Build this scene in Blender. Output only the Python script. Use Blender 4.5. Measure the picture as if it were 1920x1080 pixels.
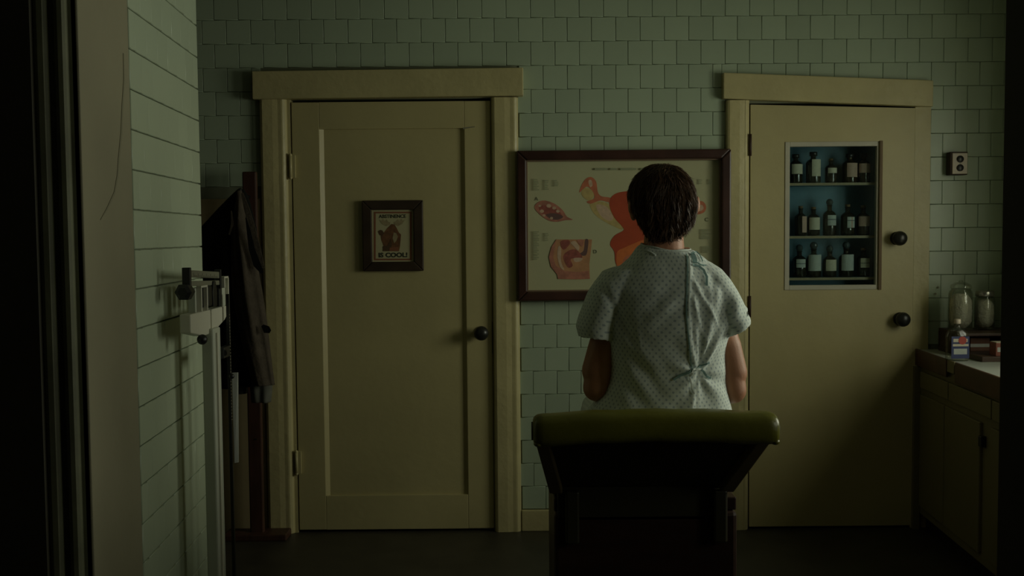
import bpy, bmesh, math, random
from mathutils import Matrix, Vector, noise
from mathutils.bvhtree import BVHTree
random.seed(7)
PI = math.pi
for o in list(bpy.data.objects):
    bpy.data.objects.remove(o)
S = bpy.context.scene
COL = S.collection

# ------------------------------------------------------------------ camera
FPX = 1900.0                       # focal length in pixels of a 1920 px wide frame
CAM = Vector((0, 0, 1.40))
CAMROT = Matrix.Rotation(math.radians(90 - 3.0), 3, 'X') @ Matrix.Rotation(math.radians(-0.5), 3, 'Z')
cd = bpy.data.cameras.new('camera'); cam = bpy.data.objects.new('camera', cd); COL.objects.link(cam)
cam.matrix_world = Matrix.Translation(CAM) @ CAMROT.to_4x4()
cd.sensor_width = 36; cd.sensor_fit = 'HORIZONTAL'; cd.lens = 36 * FPX / 1920; cd.clip_start = 0.02
S.camera = cam

# ------------------------------------------------------------------ world, window daylight, exposure
W = bpy.data.worlds.new('world'); S.world = W; W.use_nodes = True
W.node_tree.nodes['Background'].inputs[0].default_value = (0.75, 0.9, 0.85, 1)
W.node_tree.nodes['Background'].inputs[1].default_value = 0.15
# two sash windows in the thick right wall: one over the counter, one nearer the doorway
WINDOWS = [dict(y0=2.70, y1=3.90, z0=1.08, z1=2.12, e=28), dict(y0=1.20, y1=1.90, z0=1.08, z1=2.12, e=9.5)]
WX, REVEAL = 2.42, 0.22
for w in WINDOWS:
    ld = bpy.data.lights.new('window_daylight', 'AREA'); ld.shape = 'RECTANGLE'
    ld.size = w['z1'] - w['z0']; ld.size_y = w['y1'] - w['y0']
    ld.energy = w['e']; ld.color = (0.97, 1.0, 0.80)
    lo = bpy.data.objects.new('window_daylight', ld); COL.objects.link(lo)
    lo.location = (WX + REVEAL + 0.02, (w['y0'] + w['y1']) / 2, (w['z0'] + w['z1']) / 2 + 0.02)
    lo.rotation_euler = (0, math.radians(90), 0)
vs = S.view_settings
vs.view_transform = 'Standard'; vs.look = 'None'; vs.gamma = 1; vs.use_curve_mapping = False; vs.exposure = 0.0

def at(px, py, Y):
    """measured photo position -> world point at distance Y from the lens"""
    v = CAMROT @ Vector(((px - 960) / FPX, -(py - 540) / FPX, -1.0))
    return CAM + v * (Y / v.y)

# ------------------------------------------------------------------ materials
MATS = {}
def mat(name, col, rough=0.6, var=0.0, vscale=6.0, bump=0.0, bscale=40.0, metal=0.0, spec=0.5, col2=None, rnd=0.0, stretch=None):
    m = bpy.data.materials.new(name); m.use_nodes = True; MATS[name] = m
    nt = m.node_tree; b = nt.nodes['Principled BSDF']
    b.inputs['Base Color'].default_value = (*col, 1); b.inputs['Roughness'].default_value = rough
    b.inputs['Metallic'].default_value = metal; b.inputs['Specular IOR Level'].default_value = spec
    tc = nt.nodes.new('ShaderNodeTexCoord'); src = tc.outputs['Object']
    if stretch:
        mp = nt.nodes.new('ShaderNodeMapping'); mp.inputs['Scale'].default_value = stretch
        nt.links.new(src, mp.inputs[0]); src = mp.outputs[0]
    last = None
    if var > 0 or col2:
        n = nt.nodes.new('ShaderNodeTexNoise'); n.inputs['Scale'].default_value = vscale; n.inputs['Detail'].default_value = 5
        nt.links.new(src, n.inputs['Vector'])
        r = nt.nodes.new('ShaderNodeValToRGB')
        c2 = col2 if col2 else tuple(c * (1 - var) for c in col)
        r.color_ramp.elements[0].position = 0.35; r.color_ramp.elements[1].position = 0.68
        r.color_ramp.elements[0].color = (*c2, 1); r.color_ramp.elements[1].color = (*col, 1)
        nt.links.new(n.outputs['Fac'], r.inputs[0]); last = r.outputs[0]
        nt.links.new(last, b.inputs['Base Color'])
    if rnd > 0:
        oi = nt.nodes.new('ShaderNodeObjectInfo'); hs = nt.nodes.new('ShaderNodeHueSaturation')
        mr = nt.nodes.new('ShaderNodeMapRange'); mr.inputs['To Min'].default_value = 1 - rnd; mr.inputs['To Max'].default_value = 1 + rnd
        nt.links.new(oi.outputs['Random'], mr.inputs[0]); nt.links.new(mr.outputs[0], hs.inputs['Value'])
        if last: nt.links.new(last, hs.inputs['Color'])
        else: hs.inputs['Color'].default_value = (*col, 1)
        nt.links.new(hs.outputs[0], b.inputs['Base Color'])
    if bump > 0:
        n2 = nt.nodes.new('ShaderNodeTexNoise'); n2.inputs['Scale'].default_value = bscale; n2.inputs['Detail'].default_value = 4
        nt.links.new(src, n2.inputs['Vector'])
        bp = nt.nodes.new('ShaderNodeBump'); bp.inputs['Strength'].default_value = bump; bp.inputs['Distance'].default_value = 0.01
        nt.links.new(n2.outputs['Fac'], bp.inputs['Height']); nt.links.new(bp.outputs[0], b.inputs['Normal'])
    return m

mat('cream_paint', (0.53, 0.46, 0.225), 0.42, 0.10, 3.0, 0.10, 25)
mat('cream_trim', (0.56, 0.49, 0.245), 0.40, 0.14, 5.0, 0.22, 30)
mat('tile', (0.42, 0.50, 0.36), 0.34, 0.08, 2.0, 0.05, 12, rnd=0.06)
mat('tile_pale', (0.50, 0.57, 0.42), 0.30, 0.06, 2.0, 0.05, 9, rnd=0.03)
mat('grout', (0.20, 0.215, 0.14), 0.9)
mat('plaster', (0.30, 0.275, 0.18), 0.8, 0.10, 3.0, 0.2, 18)
mat('upper_plaster', (0.30, 0.32, 0.22), 0.85, 0.10, 3.0, 0.15, 20)
mat('tan_paint', (0.42, 0.335, 0.18), 0.5, 0.12, 4.0, 0.1, 20)
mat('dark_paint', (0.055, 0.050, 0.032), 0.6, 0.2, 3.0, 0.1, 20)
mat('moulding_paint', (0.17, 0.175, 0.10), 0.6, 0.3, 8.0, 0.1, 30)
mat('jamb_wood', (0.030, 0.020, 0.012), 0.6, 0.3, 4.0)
mat('crack', (0.23, 0.215, 0.14), 0.9)
mat('lino', (0.05, 0.045, 0.03), 0.5, 0.3, 6.0)
mat('ceiling_paint', (0.30, 0.30, 0.22), 0.9)
mat('frame_wood', (0.060, 0.024, 0.016), 0.38, 0.4, 8.0, 0.05, 30, stretch=(1, 1, 1))
mat('frame_wood_dark', (0.050, 0.030, 0.016), 0.45, 0.4, 10.0)
mat('fillet', (0.20, 0.13, 0.08), 0.5)
mat('paper', (0.47, 0.46, 0.27), 0.75, 0.05, 3.0)
mat('print_grey', (0.27, 0.29, 0.17), 0.8)
mat('print_dark', (0.12, 0.13, 0.08), 0.8)
mat('print_red', (0.44, 0.065, 0.018), 0.75, 0.25, 9.0)
mat('print_orange', (0.62, 0.16, 0.035), 0.75, 0.2, 25.0)
mat('print_salmon', (0.55, 0.17, 0.08), 0.75, 0.25, 40.0)
mat('print_yellow', (0.52, 0.40, 0.15), 0.75, 0.2, 40.0)
mat('print_pink', (0.50, 0.20, 0.13), 0.75, 0.35, 35.0)
mat('print_rose', (0.36, 0.10, 0.07), 0.75, 0.35, 60.0)
mat('print_flesh', (0.52, 0.26, 0.12), 0.75, 0.2, 30.0)
mat('print_pale', (0.60, 0.42, 0.28), 0.75, 0.2, 60.0)
mat('print_plum', (0.13, 0.07, 0.06), 0.75)
mat('print_brown', (0.20, 0.085, 0.03), 0.8, 0.4, 60.0)
mat('print_brown_dark', (0.085, 0.045, 0.018), 0.8)
mat('print_antler', (0.36, 0.29, 0.15), 0.8, 0.2, 80.0)
mat('card', (0.46, 0.42, 0.24), 0.8)
mat('ink', (0.03, 0.035, 0.02), 0.8)
mat('print_border', (0.24, 0.09, 0.04), 0.8)
mat('knob_black', (0.018, 0.018, 0.014), 0.33)
mat('white_trim', (0.55, 0.52, 0.40), 0.5, 0.1, 10.0)
mat('brown_shade_cork', (0.16, 0.10, 0.04), 0.6)  # cork brown, also the painted shadow beside the closet glass
mat('cabinet_blue', (0.13, 0.31, 0.40), 0.5, 0.5, 5.0)
mat('shelf_edge', (0.30, 0.23, 0.12), 0.5)
mat('bottle_dark', (0.016, 0.015, 0.008), 0.12)
mat('bottle_amber', (0.032, 0.020, 0.008), 0.12)
mat('bottle_clear', (0.05, 0.07, 0.07), 0.08)
mat('label_cream', (0.62, 0.56, 0.42), 0.7, 0.1, 60)
mat('label_pink', (0.55, 0.36, 0.27), 0.7, 0.1, 60)
mat('label_grey', (0.50, 0.52, 0.47), 0.7, 0.1, 60)
mat('print_line', (0.10, 0.11, 0.11), 0.8)
mat('outlet_plate', (0.62, 0.52, 0.40), 0.4)
mat('outlet_box', (0.045, 0.020, 0.010), 0.6)
mat('socket', (0.025, 0.025, 0.022), 0.35)
mat('screw', (0.5, 0.5, 0.45), 0.3, metal=1.0)
mat('laminate', (0.50, 0.53, 0.46), 0.35, 0.1, 8)
mat('edge_wood', (0.105, 0.042, 0.020), 0.4, 0.35, 10)
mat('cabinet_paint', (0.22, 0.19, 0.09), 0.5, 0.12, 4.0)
mat('rack_wood', (0.07, 0.035, 0.018), 0.5, 0.3, 10)
mat('cotton', (0.80, 0.76, 0.66), 0.95, 0.1, 60, 0.9, 120)
mat('jar_metal', (0.45, 0.43, 0.38), 0.3, metal=1.0)
mat('label_blue', (0.035, 0.045, 0.13), 0.5)
mat('label_red', (0.42, 0.06, 0.04), 0.5)
mat('box_brown', (0.16, 0.07, 0.035), 0.7, 0.2, 20)
mat('box_navy', (0.05, 0.055, 0.09), 0.6)
mat('box_red', (0.26, 0.08, 0.05), 0.6)
mat('enamel', (0.66, 0.64, 0.52), 0.35, 0.06, 8)
mat('enamel_dull', (0.52, 0.54, 0.44), 0.4, 0.06, 8)
mat('black_iron', (0.012, 0.012, 0.011), 0.4)
mat('steel', (0.22, 0.215, 0.155), 0.5, metal=0.2)
mat('steel_blade', (0.34, 0.35, 0.31), 0.45, metal=0.4)
mat('tick', (0.45, 0.40, 0.28), 0.6)
mat('coat_black', (0.012, 0.012, 0.010), 0.95, 0.3, 20, 0.2, 60, spec=0.15)
mat('coat_lit', (0.105, 0.085, 0.062), 0.95, 0.25, 25, 0.3, 90, spec=0.15)  # lighter coat cloth, standing in for light on sleeve, lapel and collar
mat('shirt_grey', (0.15, 0.15, 0.12), 0.9, 0.2, 20, spec=0.2)
mat('post_wood', (0.085, 0.036, 0.021), 0.5, 0.4, 6, stretch=(6, 6, 1))
mat('vinyl', (0.165, 0.160, 0.018), 0.34, 0.25, 5, 0.10, 60)
mat('vinyl_dark', (0.035, 0.032, 0.012), 0.5, 0.2, 6)
mat('table_wood', (0.045, 0.020, 0.012), 0.45, 0.35, 6, stretch=(1, 1, 5))
mat('rail_wood', (0.17, 0.125, 0.055), 0.45, 0.25, 6)
mat('skin', (0.50, 0.235, 0.135), 0.5, 0.10, 30, 0.08, 200)
mat('lip', (0.40, 0.14, 0.10), 0.45)
mat('eye_white', (0.7, 0.68, 0.62), 0.2)
mat('iris', (0.06, 0.035, 0.02), 0.15)
mat('hair', (0.050, 0.024, 0.011), 0.6, 0.4, 60, spec=0.25)
mat('hair_strand', (0.10, 0.050, 0.023), 0.5, 0.4, 60, spec=0.3)
mat('gown_trim', (0.24, 0.38, 0.36), 0.85)
mat('gown_plain', (0.66, 0.71, 0.65), 0.9)

def glass(name, tint=(1, 1, 1), gloss=0.06, rough=0.02, fres=0.5):
    m = bpy.data.materials.new(name); m.use_nodes = True; MATS[name] = m
    nt = m.node_tree; nt.nodes.clear()
    out = nt.nodes.new('ShaderNodeOutputMaterial'); mx = nt.nodes.new('ShaderNodeMixShader')
    t = nt.nodes.new('ShaderNodeBsdfTransparent'); t.inputs[0].default_value = (*tint, 1)
    g = nt.nodes.new('ShaderNodeBsdfGlossy'); g.inputs['Roughness'].default_value = rough
    lw = nt.nodes.new('ShaderNodeLayerWeight'); lw.inputs['Blend'].default_value = 0.35
    ma = nt.nodes.new('ShaderNodeMath'); ma.operation = 'MULTIPLY_ADD'; ma.inputs[1].default_value = fres; ma.inputs[2].default_value = gloss
    nt.links.new(lw.outputs['Fresnel'], ma.inputs[0]); nt.links.new(ma.outputs[0], mx.inputs[0])
    nt.links.new(t.outputs[0], mx.inputs[1]); nt.links.new(g.outputs[0], mx.inputs[2]); nt.links.new(mx.outputs[0], out.inputs[0])
glass('pane_glass', (0.90, 0.97, 0.97), 0.004, 0.12, 0.12)
glass('jar_glass', (0.93, 0.94, 0.90), 0.03, 0.08, 0.35)
glass('window_glass', (1, 1, 1), 0.02)

def gown_material():
    m = bpy.data.materials.new('gown'); m.use_nodes = True; MATS['gown'] = m
    nt = m.node_tree; b = nt.nodes['Principled BSDF']; N = nt.nodes; L = nt.links
    b.inputs['Roughness'].default_value = 0.9; b.inputs['Specular IOR Level'].default_value = 0.15
    a = N.new('ShaderNodeAttribute'); a.attribute_name = 'cloth_uv'
    sp = N.new('ShaderNodeSeparateXYZ'); L.new(a.outputs['Vector'], sp.inputs[0])
    def s(out):
        k = N.new('ShaderNodeMath'); k.operation = 'MULTIPLY'; k.inputs[1].default_value = 2 * PI / 0.0205
        L.new(out, k.inputs[0]); q = N.new('ShaderNodeMath'); q.operation = 'SINE'; L.new(k.outputs[0], q.inputs[0]); return q.outputs[0]
    mu = N.new('ShaderNodeMath'); mu.operation = 'MULTIPLY'; L.new(s(sp.outputs[0]), mu.inputs[0]); L.new(s(sp.outputs[1]), mu.inputs[1])
    r = N.new('ShaderNodeValToRGB'); e = r.color_ramp.elements
    e[0].position = 0.36; e[1].position = 0.74
    e[0].color = (0.74, 0.80, 0.74, 1); e[1].color = (0.42, 0.49, 0.50, 1)
    L.new(mu.outputs[0], r.inputs[0]); L.new(r.outputs[0], b.inputs['Base Color'])
    n = N.new('ShaderNodeTexNoise'); n.inputs['Scale'].default_value = 18; n.inputs['Detail'].default_value = 3
    tc = N.new('ShaderNodeTexCoord'); L.new(tc.outputs['Object'], n.inputs['Vector'])
    bp = N.new('ShaderNodeBump'); bp.inputs['Strength'].default_value = 0.35; bp.inputs['Distance'].default_value = 0.012
    L.new(n.outputs['Fac'], bp.inputs['Height']); L.new(bp.outputs[0], b.inputs['Normal'])
gown_material()

# ------------------------------------------------------------------ mesh helpers
def chain(o):
    v = Vector((0, 0, 0))
    while o: v = v + o.location; o = o.parent
    return v
class MB:
    def __init__(s): s.v = []; s.f = []
    def add(s, vs, fs):
        o = len(s.v); s.v += [tuple(v) for v in vs]; s.f += [tuple(i + o for i in f) for f in fs]; return s
    def box(s, a, b):
        x0, y0, z0 = a; x1, y1, z1 = b
        return s.add([(x0, y0, z0), (x1, y0, z0), (x1, y1, z0), (x0, y1, z0), (x0, y0, z1), (x1, y0, z1), (x1, y1, z1), (x0, y1, z1)],
                     [(0, 3, 2, 1), (4, 5, 6, 7), (0, 1, 5, 4), (1, 2, 6, 5), (2, 3, 7, 6), (3, 0, 4, 7)])
    def prism(s, pts, d):
        """closed polygon of 3D points swept along vector d"""
        n = len(pts); d = Vector(d); P = [Vector(p) for p in pts]
        return s.add(P + [p + d for p in P], [tuple(range(n))[::-1], tuple(range(n, 2 * n))] + [(i, (i + 1) % n, (i + 1) % n + n, i + n) for i in range(n)])
    def loft(s, rings, cap=True, closed=False):
        n = len(rings[0]); vs = [p for r in rings for p in r]; fs = []
        m = len(rings)
        for k in range(m if closed else m - 1):
            k2 = (k + 1) % m
            for i in range(n):
                j = (i + 1) % n; fs.append((k * n + i, k * n + j, k2 * n + j, k2 * n + i))
        if cap and not closed: fs += [tuple(range(n))[::-1], tuple(range((m - 1) * n, m * n))]
        return s.add(vs, fs)
    def tube(s, pts, r, n=10, cap=True):
        pts = [Vector(p) for p in pts]; rings = []
        rr = r if isinstance(r, (list, tuple)) else [r] * len(pts)
        up = None
        for i, p in enumerate(pts):
            t = (pts[min(i + 1, len(pts) - 1)] - pts[max(i - 1, 0)]).normalized()
            if up is None: up = Vector((0, 0, 1)) if abs(t.z) < 0.9 else Vector((0, 1, 0))
            u = (up - t * up.dot(t)).normalized(); w = t.cross(u); up = u
            rings.append([p + (u * math.cos(2 * PI * k / n) + w * math.sin(2 * PI * k / n)) * rr[i] for k in range(n)])
        return s.loft(rings, cap)
    def lathe(s, prof, c=(0, 0, 0), axis='z', n=24):
        rings = []
        for r, h in prof:
            ring = []
            for k in range(n):
                a = 2 * PI * k / n; x, y = r * math.cos(a), r * math.sin(a)
                p = (x, y, h) if axis == 'z' else ((x, -h, y) if axis == 'y' else (h, x, y))
                ring.append((c[0] + p[0], c[1] + p[1], c[2] + p[2]))
            rings.append(ring)
        return s.loft(rings)
    def ball(s, c, r, n=16, m=10):
        rx, ry, rz = r if isinstance(r, (list, tuple)) else (r, r, r)
        return s.loft([[(c[0] + rx * math.sin(PI * (k + .02) / (m + .04)) * math.cos(2 * PI * i / n), c[1] + ry * math.sin(PI * (k + .02) / (m + .04)) * math.sin(2 * PI * i / n),
                         c[2] - rz * math.cos(PI * (k + .02) / (m + .04))) for i in range(n)] for k in range(m + 1)])
    def ribbon(s, pts, ups, w, th=0.0012):
        """thin solid ribbon through pts; ups = surface normals"""
        rings = []
        pts = [Vector(p) for p in pts]
        for i, p in enumerate(pts):
            t = (pts[min(i + 1, len(pts) - 1)] - pts[max(i - 1, 0)]).normalized()
            u = Vector(ups[i]).normalized(); b = t.cross(u).normalized()
            ww = w[i] if isinstance(w, (list, tuple)) else w
            rings.append([p - b * ww / 2, p + b * ww / 2, p + b * ww / 2 + u * th, p - b * ww / 2 + u * th])
        return s.loft(rings)
    def build(s, name, m, parent=None, smooth=False, bevel=0.0, seg=2):
        off = chain(parent)
        me = bpy.data.meshes.new(name)
        me.from_pydata([tuple(Vector(v) - off) for v in s.v], [], s.f)
        bm = bmesh.new(); bm.from_mesh(me); bmesh.ops.recalc_face_normals(bm, faces=bm.faces)
        if smooth:
            for f in bm.faces: f.smooth = len(f.verts) <= 4
        bm.to_mesh(me); bm.free()
        me.materials.append(MATS[m])
        o = bpy.data.objects.new(name, me); COL.objects.link(o)
        if parent: o.parent = parent
        if bevel > 0:
            b = o.modifiers.new('bevel', 'BEVEL'); b.width = bevel; b.segments = seg; b.limit_method = 'ANGLE'; b.angle_limit = math.radians(40)
        return o

def tag(o, label=None, cat=None, group=None, kind=None):
    if label: o['label'] = label
    if cat: o['category'] = cat
    if group: o['group'] = group
    if kind: o['kind'] = kind
    return o
def empty(name, loc, label=None, cat=None, group=None, kind=None):
    o = bpy.data.objects.new(name, None); COL.objects.link(o)
    o.matrix_world = Matrix.Translation(Vector(loc)); o.empty_display_size = 0.05
    return tag(o, label, cat, group, kind)
def sbox(name, a, b, m, label=None, cat=None, parent=None, bevel=0.0):
    o = MB().box(a, b).build(name, m, parent, bevel=bevel)
    if parent is None: tag(o, label, cat, kind='structure')
    return o

# ------------------------------------------------------------------ room shell
FAR = 4.74                          # front plane of the tiles on the far wall
sbox('floor', (-2.3, -1.6, -0.1), (2.7, 5.5, 0.0), 'lino', 'dark linoleum floor of the examination room', 'floor')
sbox('ceiling', (-2.3, -1.6, 2.75), (2.7, 5.5, 2.85), 'ceiling_paint', 'dull painted ceiling of the examination room', 'ceiling')
sbox('wall_back', (-2.3, -1.6, 0), (2.7, -1.5, 2.75), 'dark_paint', 'dark wall behind the doorway', 'wall')
sbox('wall_leak_stop', (-2.3, 5.4, 0), (2.7, 5.5, 2.75), 'dark_paint', 'unseen dark backing added behind the doors against light leaks', 'wall')  # added unseen backing, keeps stray light out of the door gaps
sbox('wall_outer', (-2.3, -1.5, 0), (-2.2, 5.5, 2.75), 'dark_paint', 'dark outer wall beyond the tiled partition', 'wall')

D1 = (-1.037, -0.088)               # opening of door 1
D2 = (1.106, 1.905)                 # opening of door 2
wf = MB()
for x0, x1, z0, z1 in [(-2.2, D1[0], 0, 2.75), (D1[0], D1[1], 2.035, 2.75), (D1[1], D2[0], 0, 2.75), (D2[0], D2[1], 2.0, 2.75), (D2[1], 2.42, 0, 2.75)]:
    wf.box((x0, FAR + 0.006, z0), (x1, FAR + 0.12, z1))
wall_far = tag(wf.build('wall_far', 'grout'), 'green tiled wall at the far end with two cream doors', 'wall', kind='structure')
sbox('upper_band', (-2.2, FAR + 0.001, 2.51), (2.42, FAR + 0.008, 2.75), 'upper_plaster', parent=wall_far)

def tile_mesh(name, w, h, t, m, bev=0.0022, bx=None):
    bx = bev if bx is None else bx
    bm = bmesh.new(); a = [(-w / 2, 0, -h / 2), (w / 2, 0, -h / 2), (w / 2, 0, h / 2), (-w / 2, 0, h / 2)]
    f = [(-w / 2 + bx, -t, -h / 2 + bev), (w / 2 - bx, -t, -h / 2 + bev), (w / 2 - bx, -t, h / 2 - bev), (-w / 2 + bx, -t, h / 2 - bev)]
    c = [(x, -t * 0.55, z) for x, y, z in a]
    V = [bm.verts.new(p) for p in a + c + f]
    for i in range(4):
        j = (i + 1) % 4
        bm.faces.new((V[i], V[j], V[4 + j], V[4 + i])); fa = bm.faces.new((V[4 + i], V[4 + j], V[8 + j], V[8 + i])); fa.smooth = True
    bm.faces.new(V[8:12]); me = bpy.data.meshes.new(name); bm.to_mesh(me); bm.free(); me.materials.append(MATS[m]); return me
PITCH_X, PITCH_Z = 0.1125, 0.1095
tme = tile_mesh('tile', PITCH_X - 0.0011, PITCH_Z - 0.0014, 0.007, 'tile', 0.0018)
def put_tile(me, parent, loc, rz=0.0, sx=1.0, sz=1.0):
    o = bpy.data.objects.new('tile', me); COL.objects.link(o); o.parent = parent
    o.location = loc; o.rotation_euler = (random.uniform(-.004, .004), 0, rz + random.uniform(-.004, .004)); o.scale = (sx, 1, sz)
    return o
Z0 = 0.978
for k in range(-8, 14):
    za, zb = Z0 + k * PITCH_Z, Z0 + (k + 1) * PITCH_Z; zc = (za + zb) / 2
    shift = 0.152 + (0.5 * PITCH_X if k % 2 else 0.0)
    spans = []
    if za > 1.57: spans.append((-1.50, -1.158))
    if za > 2.13:
        spans = [(-1.50, 2.42)]
    else:
        if not (za > 1.10 and zb < 1.79): spans.append((0.034, 0.998))
        if za > 2.02: spans.append((0.98, 2.42)); spans = [q for q in spans if q[0] != 0.034] + [(0.034, 0.98)]
        elif za > 0.80: spans.append((1.948, 2.42))
    for a, b in spans:
        c = shift + math.floor((a - shift) / PITCH_X) * PITCH_X
        while c < b:
            l, r = max(c, a), min(c + PITCH_X, b)
            if r - l > 0.018:
                put_tile(tme, wall_far, ((l + r) / 2, FAR + 0.0065, zc), 0, (r - l) / PITCH_X)
            c += PITCH_X

# right wall with its two windows
wr = MB(); x0, x1 = WX, WX + REVEAL
cuts = [-1.5] + [v for w in sorted(WINDOWS, key=lambda q: q['y0']) for v in (w['y0'], w['y1'])] + [5.5]
for k in range(0, len(cuts), 2): wr.box((x0, cuts[k], 0), (x1, cuts[k + 1], 2.75))
for w in WINDOWS:
    wr.box((x0, w['y0'], 0), (x1, w['y1'], w['z0'])); wr.box((x0, w['y0'], w['z1']), (x1, w['y1'], 2.75))
tag(wr.build('wall_right', 'upper_plaster'), 'plain painted wall with the windows over the counter', 'wall', kind='structure')
for i, w in enumerate(WINDOWS):
    win = empty('window_%d' % (i + 1), (WX, w['y0'], w['z0']), ['wooden sash window over the counter beside the closet door', 'narrow wooden sash window near the doorway'][i], 'window', kind='structure')
    xa, xb = WX + REVEAL - .06, WX + REVEAL - .01; ym = (w['y0'] + w['y1']) / 2
    for y in (w['y0'], ym - 0.015, w['y1'] - 0.03):
        MB().box((xa, y, w['z0'] + .03), (xb, y + 0.03, w['z1'] - .03)).build('stile', 'cream_trim', win, bevel=0.003)
    for z in (w['z0'], w['z1'] - 0.03):
        MB().box((xa, w['y0'], z), (xb, w['y1'], z + 0.03)).build('rail', 'cream_trim', win, bevel=0.003)
    for a, b in ((w['y0'] + .03, ym - .015), (ym + .015, w['y1'] - .03)):
        MB().box((xa + .02, a, w['z0'] + .03), (xa + .023, b, w['z1'] - .03)).build('pane', 'window_glass', win)

# tiled partition on the left: plaster return, then tiles, ending in a free corner
A, B, C3 = Vector((-1.010, 2.40, 0)), Vector((-1.0305, 2.77, 0)), Vector((-1.083, 3.54, 0))
wl = MB().prism([(A.x - 0.006, A.y, 0), (B.x - .006, B.y, 0), (C3.x - 0.006, C3.y, 0), (C3.x - 0.126, C3.y, 0), (A.x - 0.14, A.y, 0)], (0, 0, 2.75))
wall_left = tag(wl.build('wall_left', 'grout'), 'pale green tiled partition wall on the left beside the scale', 'wall', kind='structure')
pl = MB().prism([(A.x, A.y, 0), (B.x, B.y, 0), (B.x - 0.02, B.y, 0), (A.x - 0.02, A.y, 0)], (0, 0, 2.75)).build('plaster_return', 'plaster', wall_left, bevel=0.004)
dirw = (C3 - B).normalized(); rzw = math.atan2(dirw.y, dirw.x)
PW = (C3 - B).length / 7.0
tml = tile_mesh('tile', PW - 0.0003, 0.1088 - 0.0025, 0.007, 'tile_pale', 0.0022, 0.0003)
ZL = at(251, 468, 2.77).z
for k in range(-12, 11):
    za = ZL + k * 0.1088
    if za < 0.02 or za > 2.62: continue
    for i in range(8):
        u0 = (i - (0.5 if k % 2 else 0)) * PW; u1 = u0 + PW
        l, r = max(u0, 0), min(u1, 7 * PW)
        if r - l < 0.01: continue
        c = B + dirw * ((l + r) / 2)
        nrm = Vector((dirw.y, -dirw.x, 0))
        put_tile(tml, wall_left, (c.x - nrm.x * 0.005, c.y - nrm.y * 0.005, za + 0.0544), rzw, (r - l) / PW)
# crack down the plaster return
ck = []
for px, py in [(231, 100), (232, 150), (229, 200), (227, 250), (222, 300), (220, 330), (214, 362), (200, 392), (188, 412)]:
    yy = 2.40 + (px - 157) / (250 - 157) * 0.37
    ck.append((px, py, yy))
def on_return(px, py):
    v = CAMROT @ Vector(((px - 960) / FPX, -(py - 540) / FPX, -1.0)); n = Vector((B.y - A.y, -(B.x - A.x), 0)).normalized()
    t = n.dot(A - CAM) / n.dot(v); return CAM + v * t, n
cp = [on_return(px, py) for px, py, _ in ck]
MB().ribbon([p + n * 0.0002 for p, n in cp], [n for p, n in cp], [0.006, 0.009, 0.010, 0.012, 0.010, 0.010, 0.008, 0.006, 0.002], 0.0012).build('crack', 'crack', wall_left)
cp2 = [on_return(px, py) for px, py in [(160, 480), (159, 500), (157.5, 540)]]
# doorway moulding on the left (facing the camera side)
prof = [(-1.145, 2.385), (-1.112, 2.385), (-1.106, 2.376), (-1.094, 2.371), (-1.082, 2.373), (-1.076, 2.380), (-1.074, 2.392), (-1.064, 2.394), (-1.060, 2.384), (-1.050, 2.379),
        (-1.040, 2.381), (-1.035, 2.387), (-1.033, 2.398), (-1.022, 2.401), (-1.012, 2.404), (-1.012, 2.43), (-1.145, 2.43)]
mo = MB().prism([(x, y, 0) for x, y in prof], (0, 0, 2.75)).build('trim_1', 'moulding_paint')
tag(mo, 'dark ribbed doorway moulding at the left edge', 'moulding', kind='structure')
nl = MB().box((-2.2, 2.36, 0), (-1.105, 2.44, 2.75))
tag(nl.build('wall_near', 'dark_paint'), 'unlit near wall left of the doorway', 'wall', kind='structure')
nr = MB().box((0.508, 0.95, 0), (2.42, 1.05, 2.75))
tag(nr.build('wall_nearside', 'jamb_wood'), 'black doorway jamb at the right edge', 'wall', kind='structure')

# wainscot panel and baseboards of the recess behind the coat
wz = at(410, 373, 4.73).z
wn = MB().box((-2.2, FAR - 0.012, 0.0), (-1.165, FAR + 0.005, wz))
tag(wn.build('trim_2', 'tan_paint', bevel=0.003), 'tan painted wall panel behind the hanging coat', 'panel', kind='structure')
tag(MB().box((0.036, FAR - 0.018, 0), (0.996, FAR + 0.004, 0.10)).build('baseboard_far', 'cream_trim', bevel=0.004), 'cream baseboard between the two doors', 'baseboard', kind='structure')

# ------------------------------------------------------------------ door 1 with casing
def casing_strip(name, m, parent, x0, x1, z0, z1, inner_right):
    """moulded upright: flat board with a rounded outer band"""
    prof = [(x0, 4.75), (x0, 4.722), (x0 + .005, 4.714), (x0 + .014, 4.710), (x0 + .060, 4.7105), (x0 + .085, 4.714), (x1 - .022, 4.713), (x1 - .016, 4.714), (x1 - .007, 4.720), (x1, 4.730), (x1, 4.75)]
    return MB().prism([(x, y, z0) for x, y in prof], (0, 0, z1 - z0)).build(name, m, parent, bevel=0.0015)
HT1 = 2.035
fr1 = empty('trim_3', (-1.16, FAR, 0), 'cream moulded casing around the panelled door', 'door frame', kind='structure')
casing_strip('casing_upright', 'cream_trim', fr1, -1.160, -1.037, 0, HT1, True)
casing_strip('casing_upright', 'cream_trim', fr1, -0.088, 0.035, 0, HT1, False)
MB().prism([(-1.185, 4.69, HT1 - 0.002), (0.060, 4.69, HT1 + 0.004), (0.060, 4.69, 2.166), (-1.185, 4.69, 2.160)], (0, 0.06, 0)).build('header_board', 'cream_trim', fr1, bevel=0.004)
MB().box((-1.037, 4.735, 0), (-1.022, 4.80, 2.035)).build('jamb', 'cream_trim', fr1)
MB().box((-0.091, 4.735, 0), (-0.088, 4.80, 2.035)).build('jamb', 'cream_trim', fr1)

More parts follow.
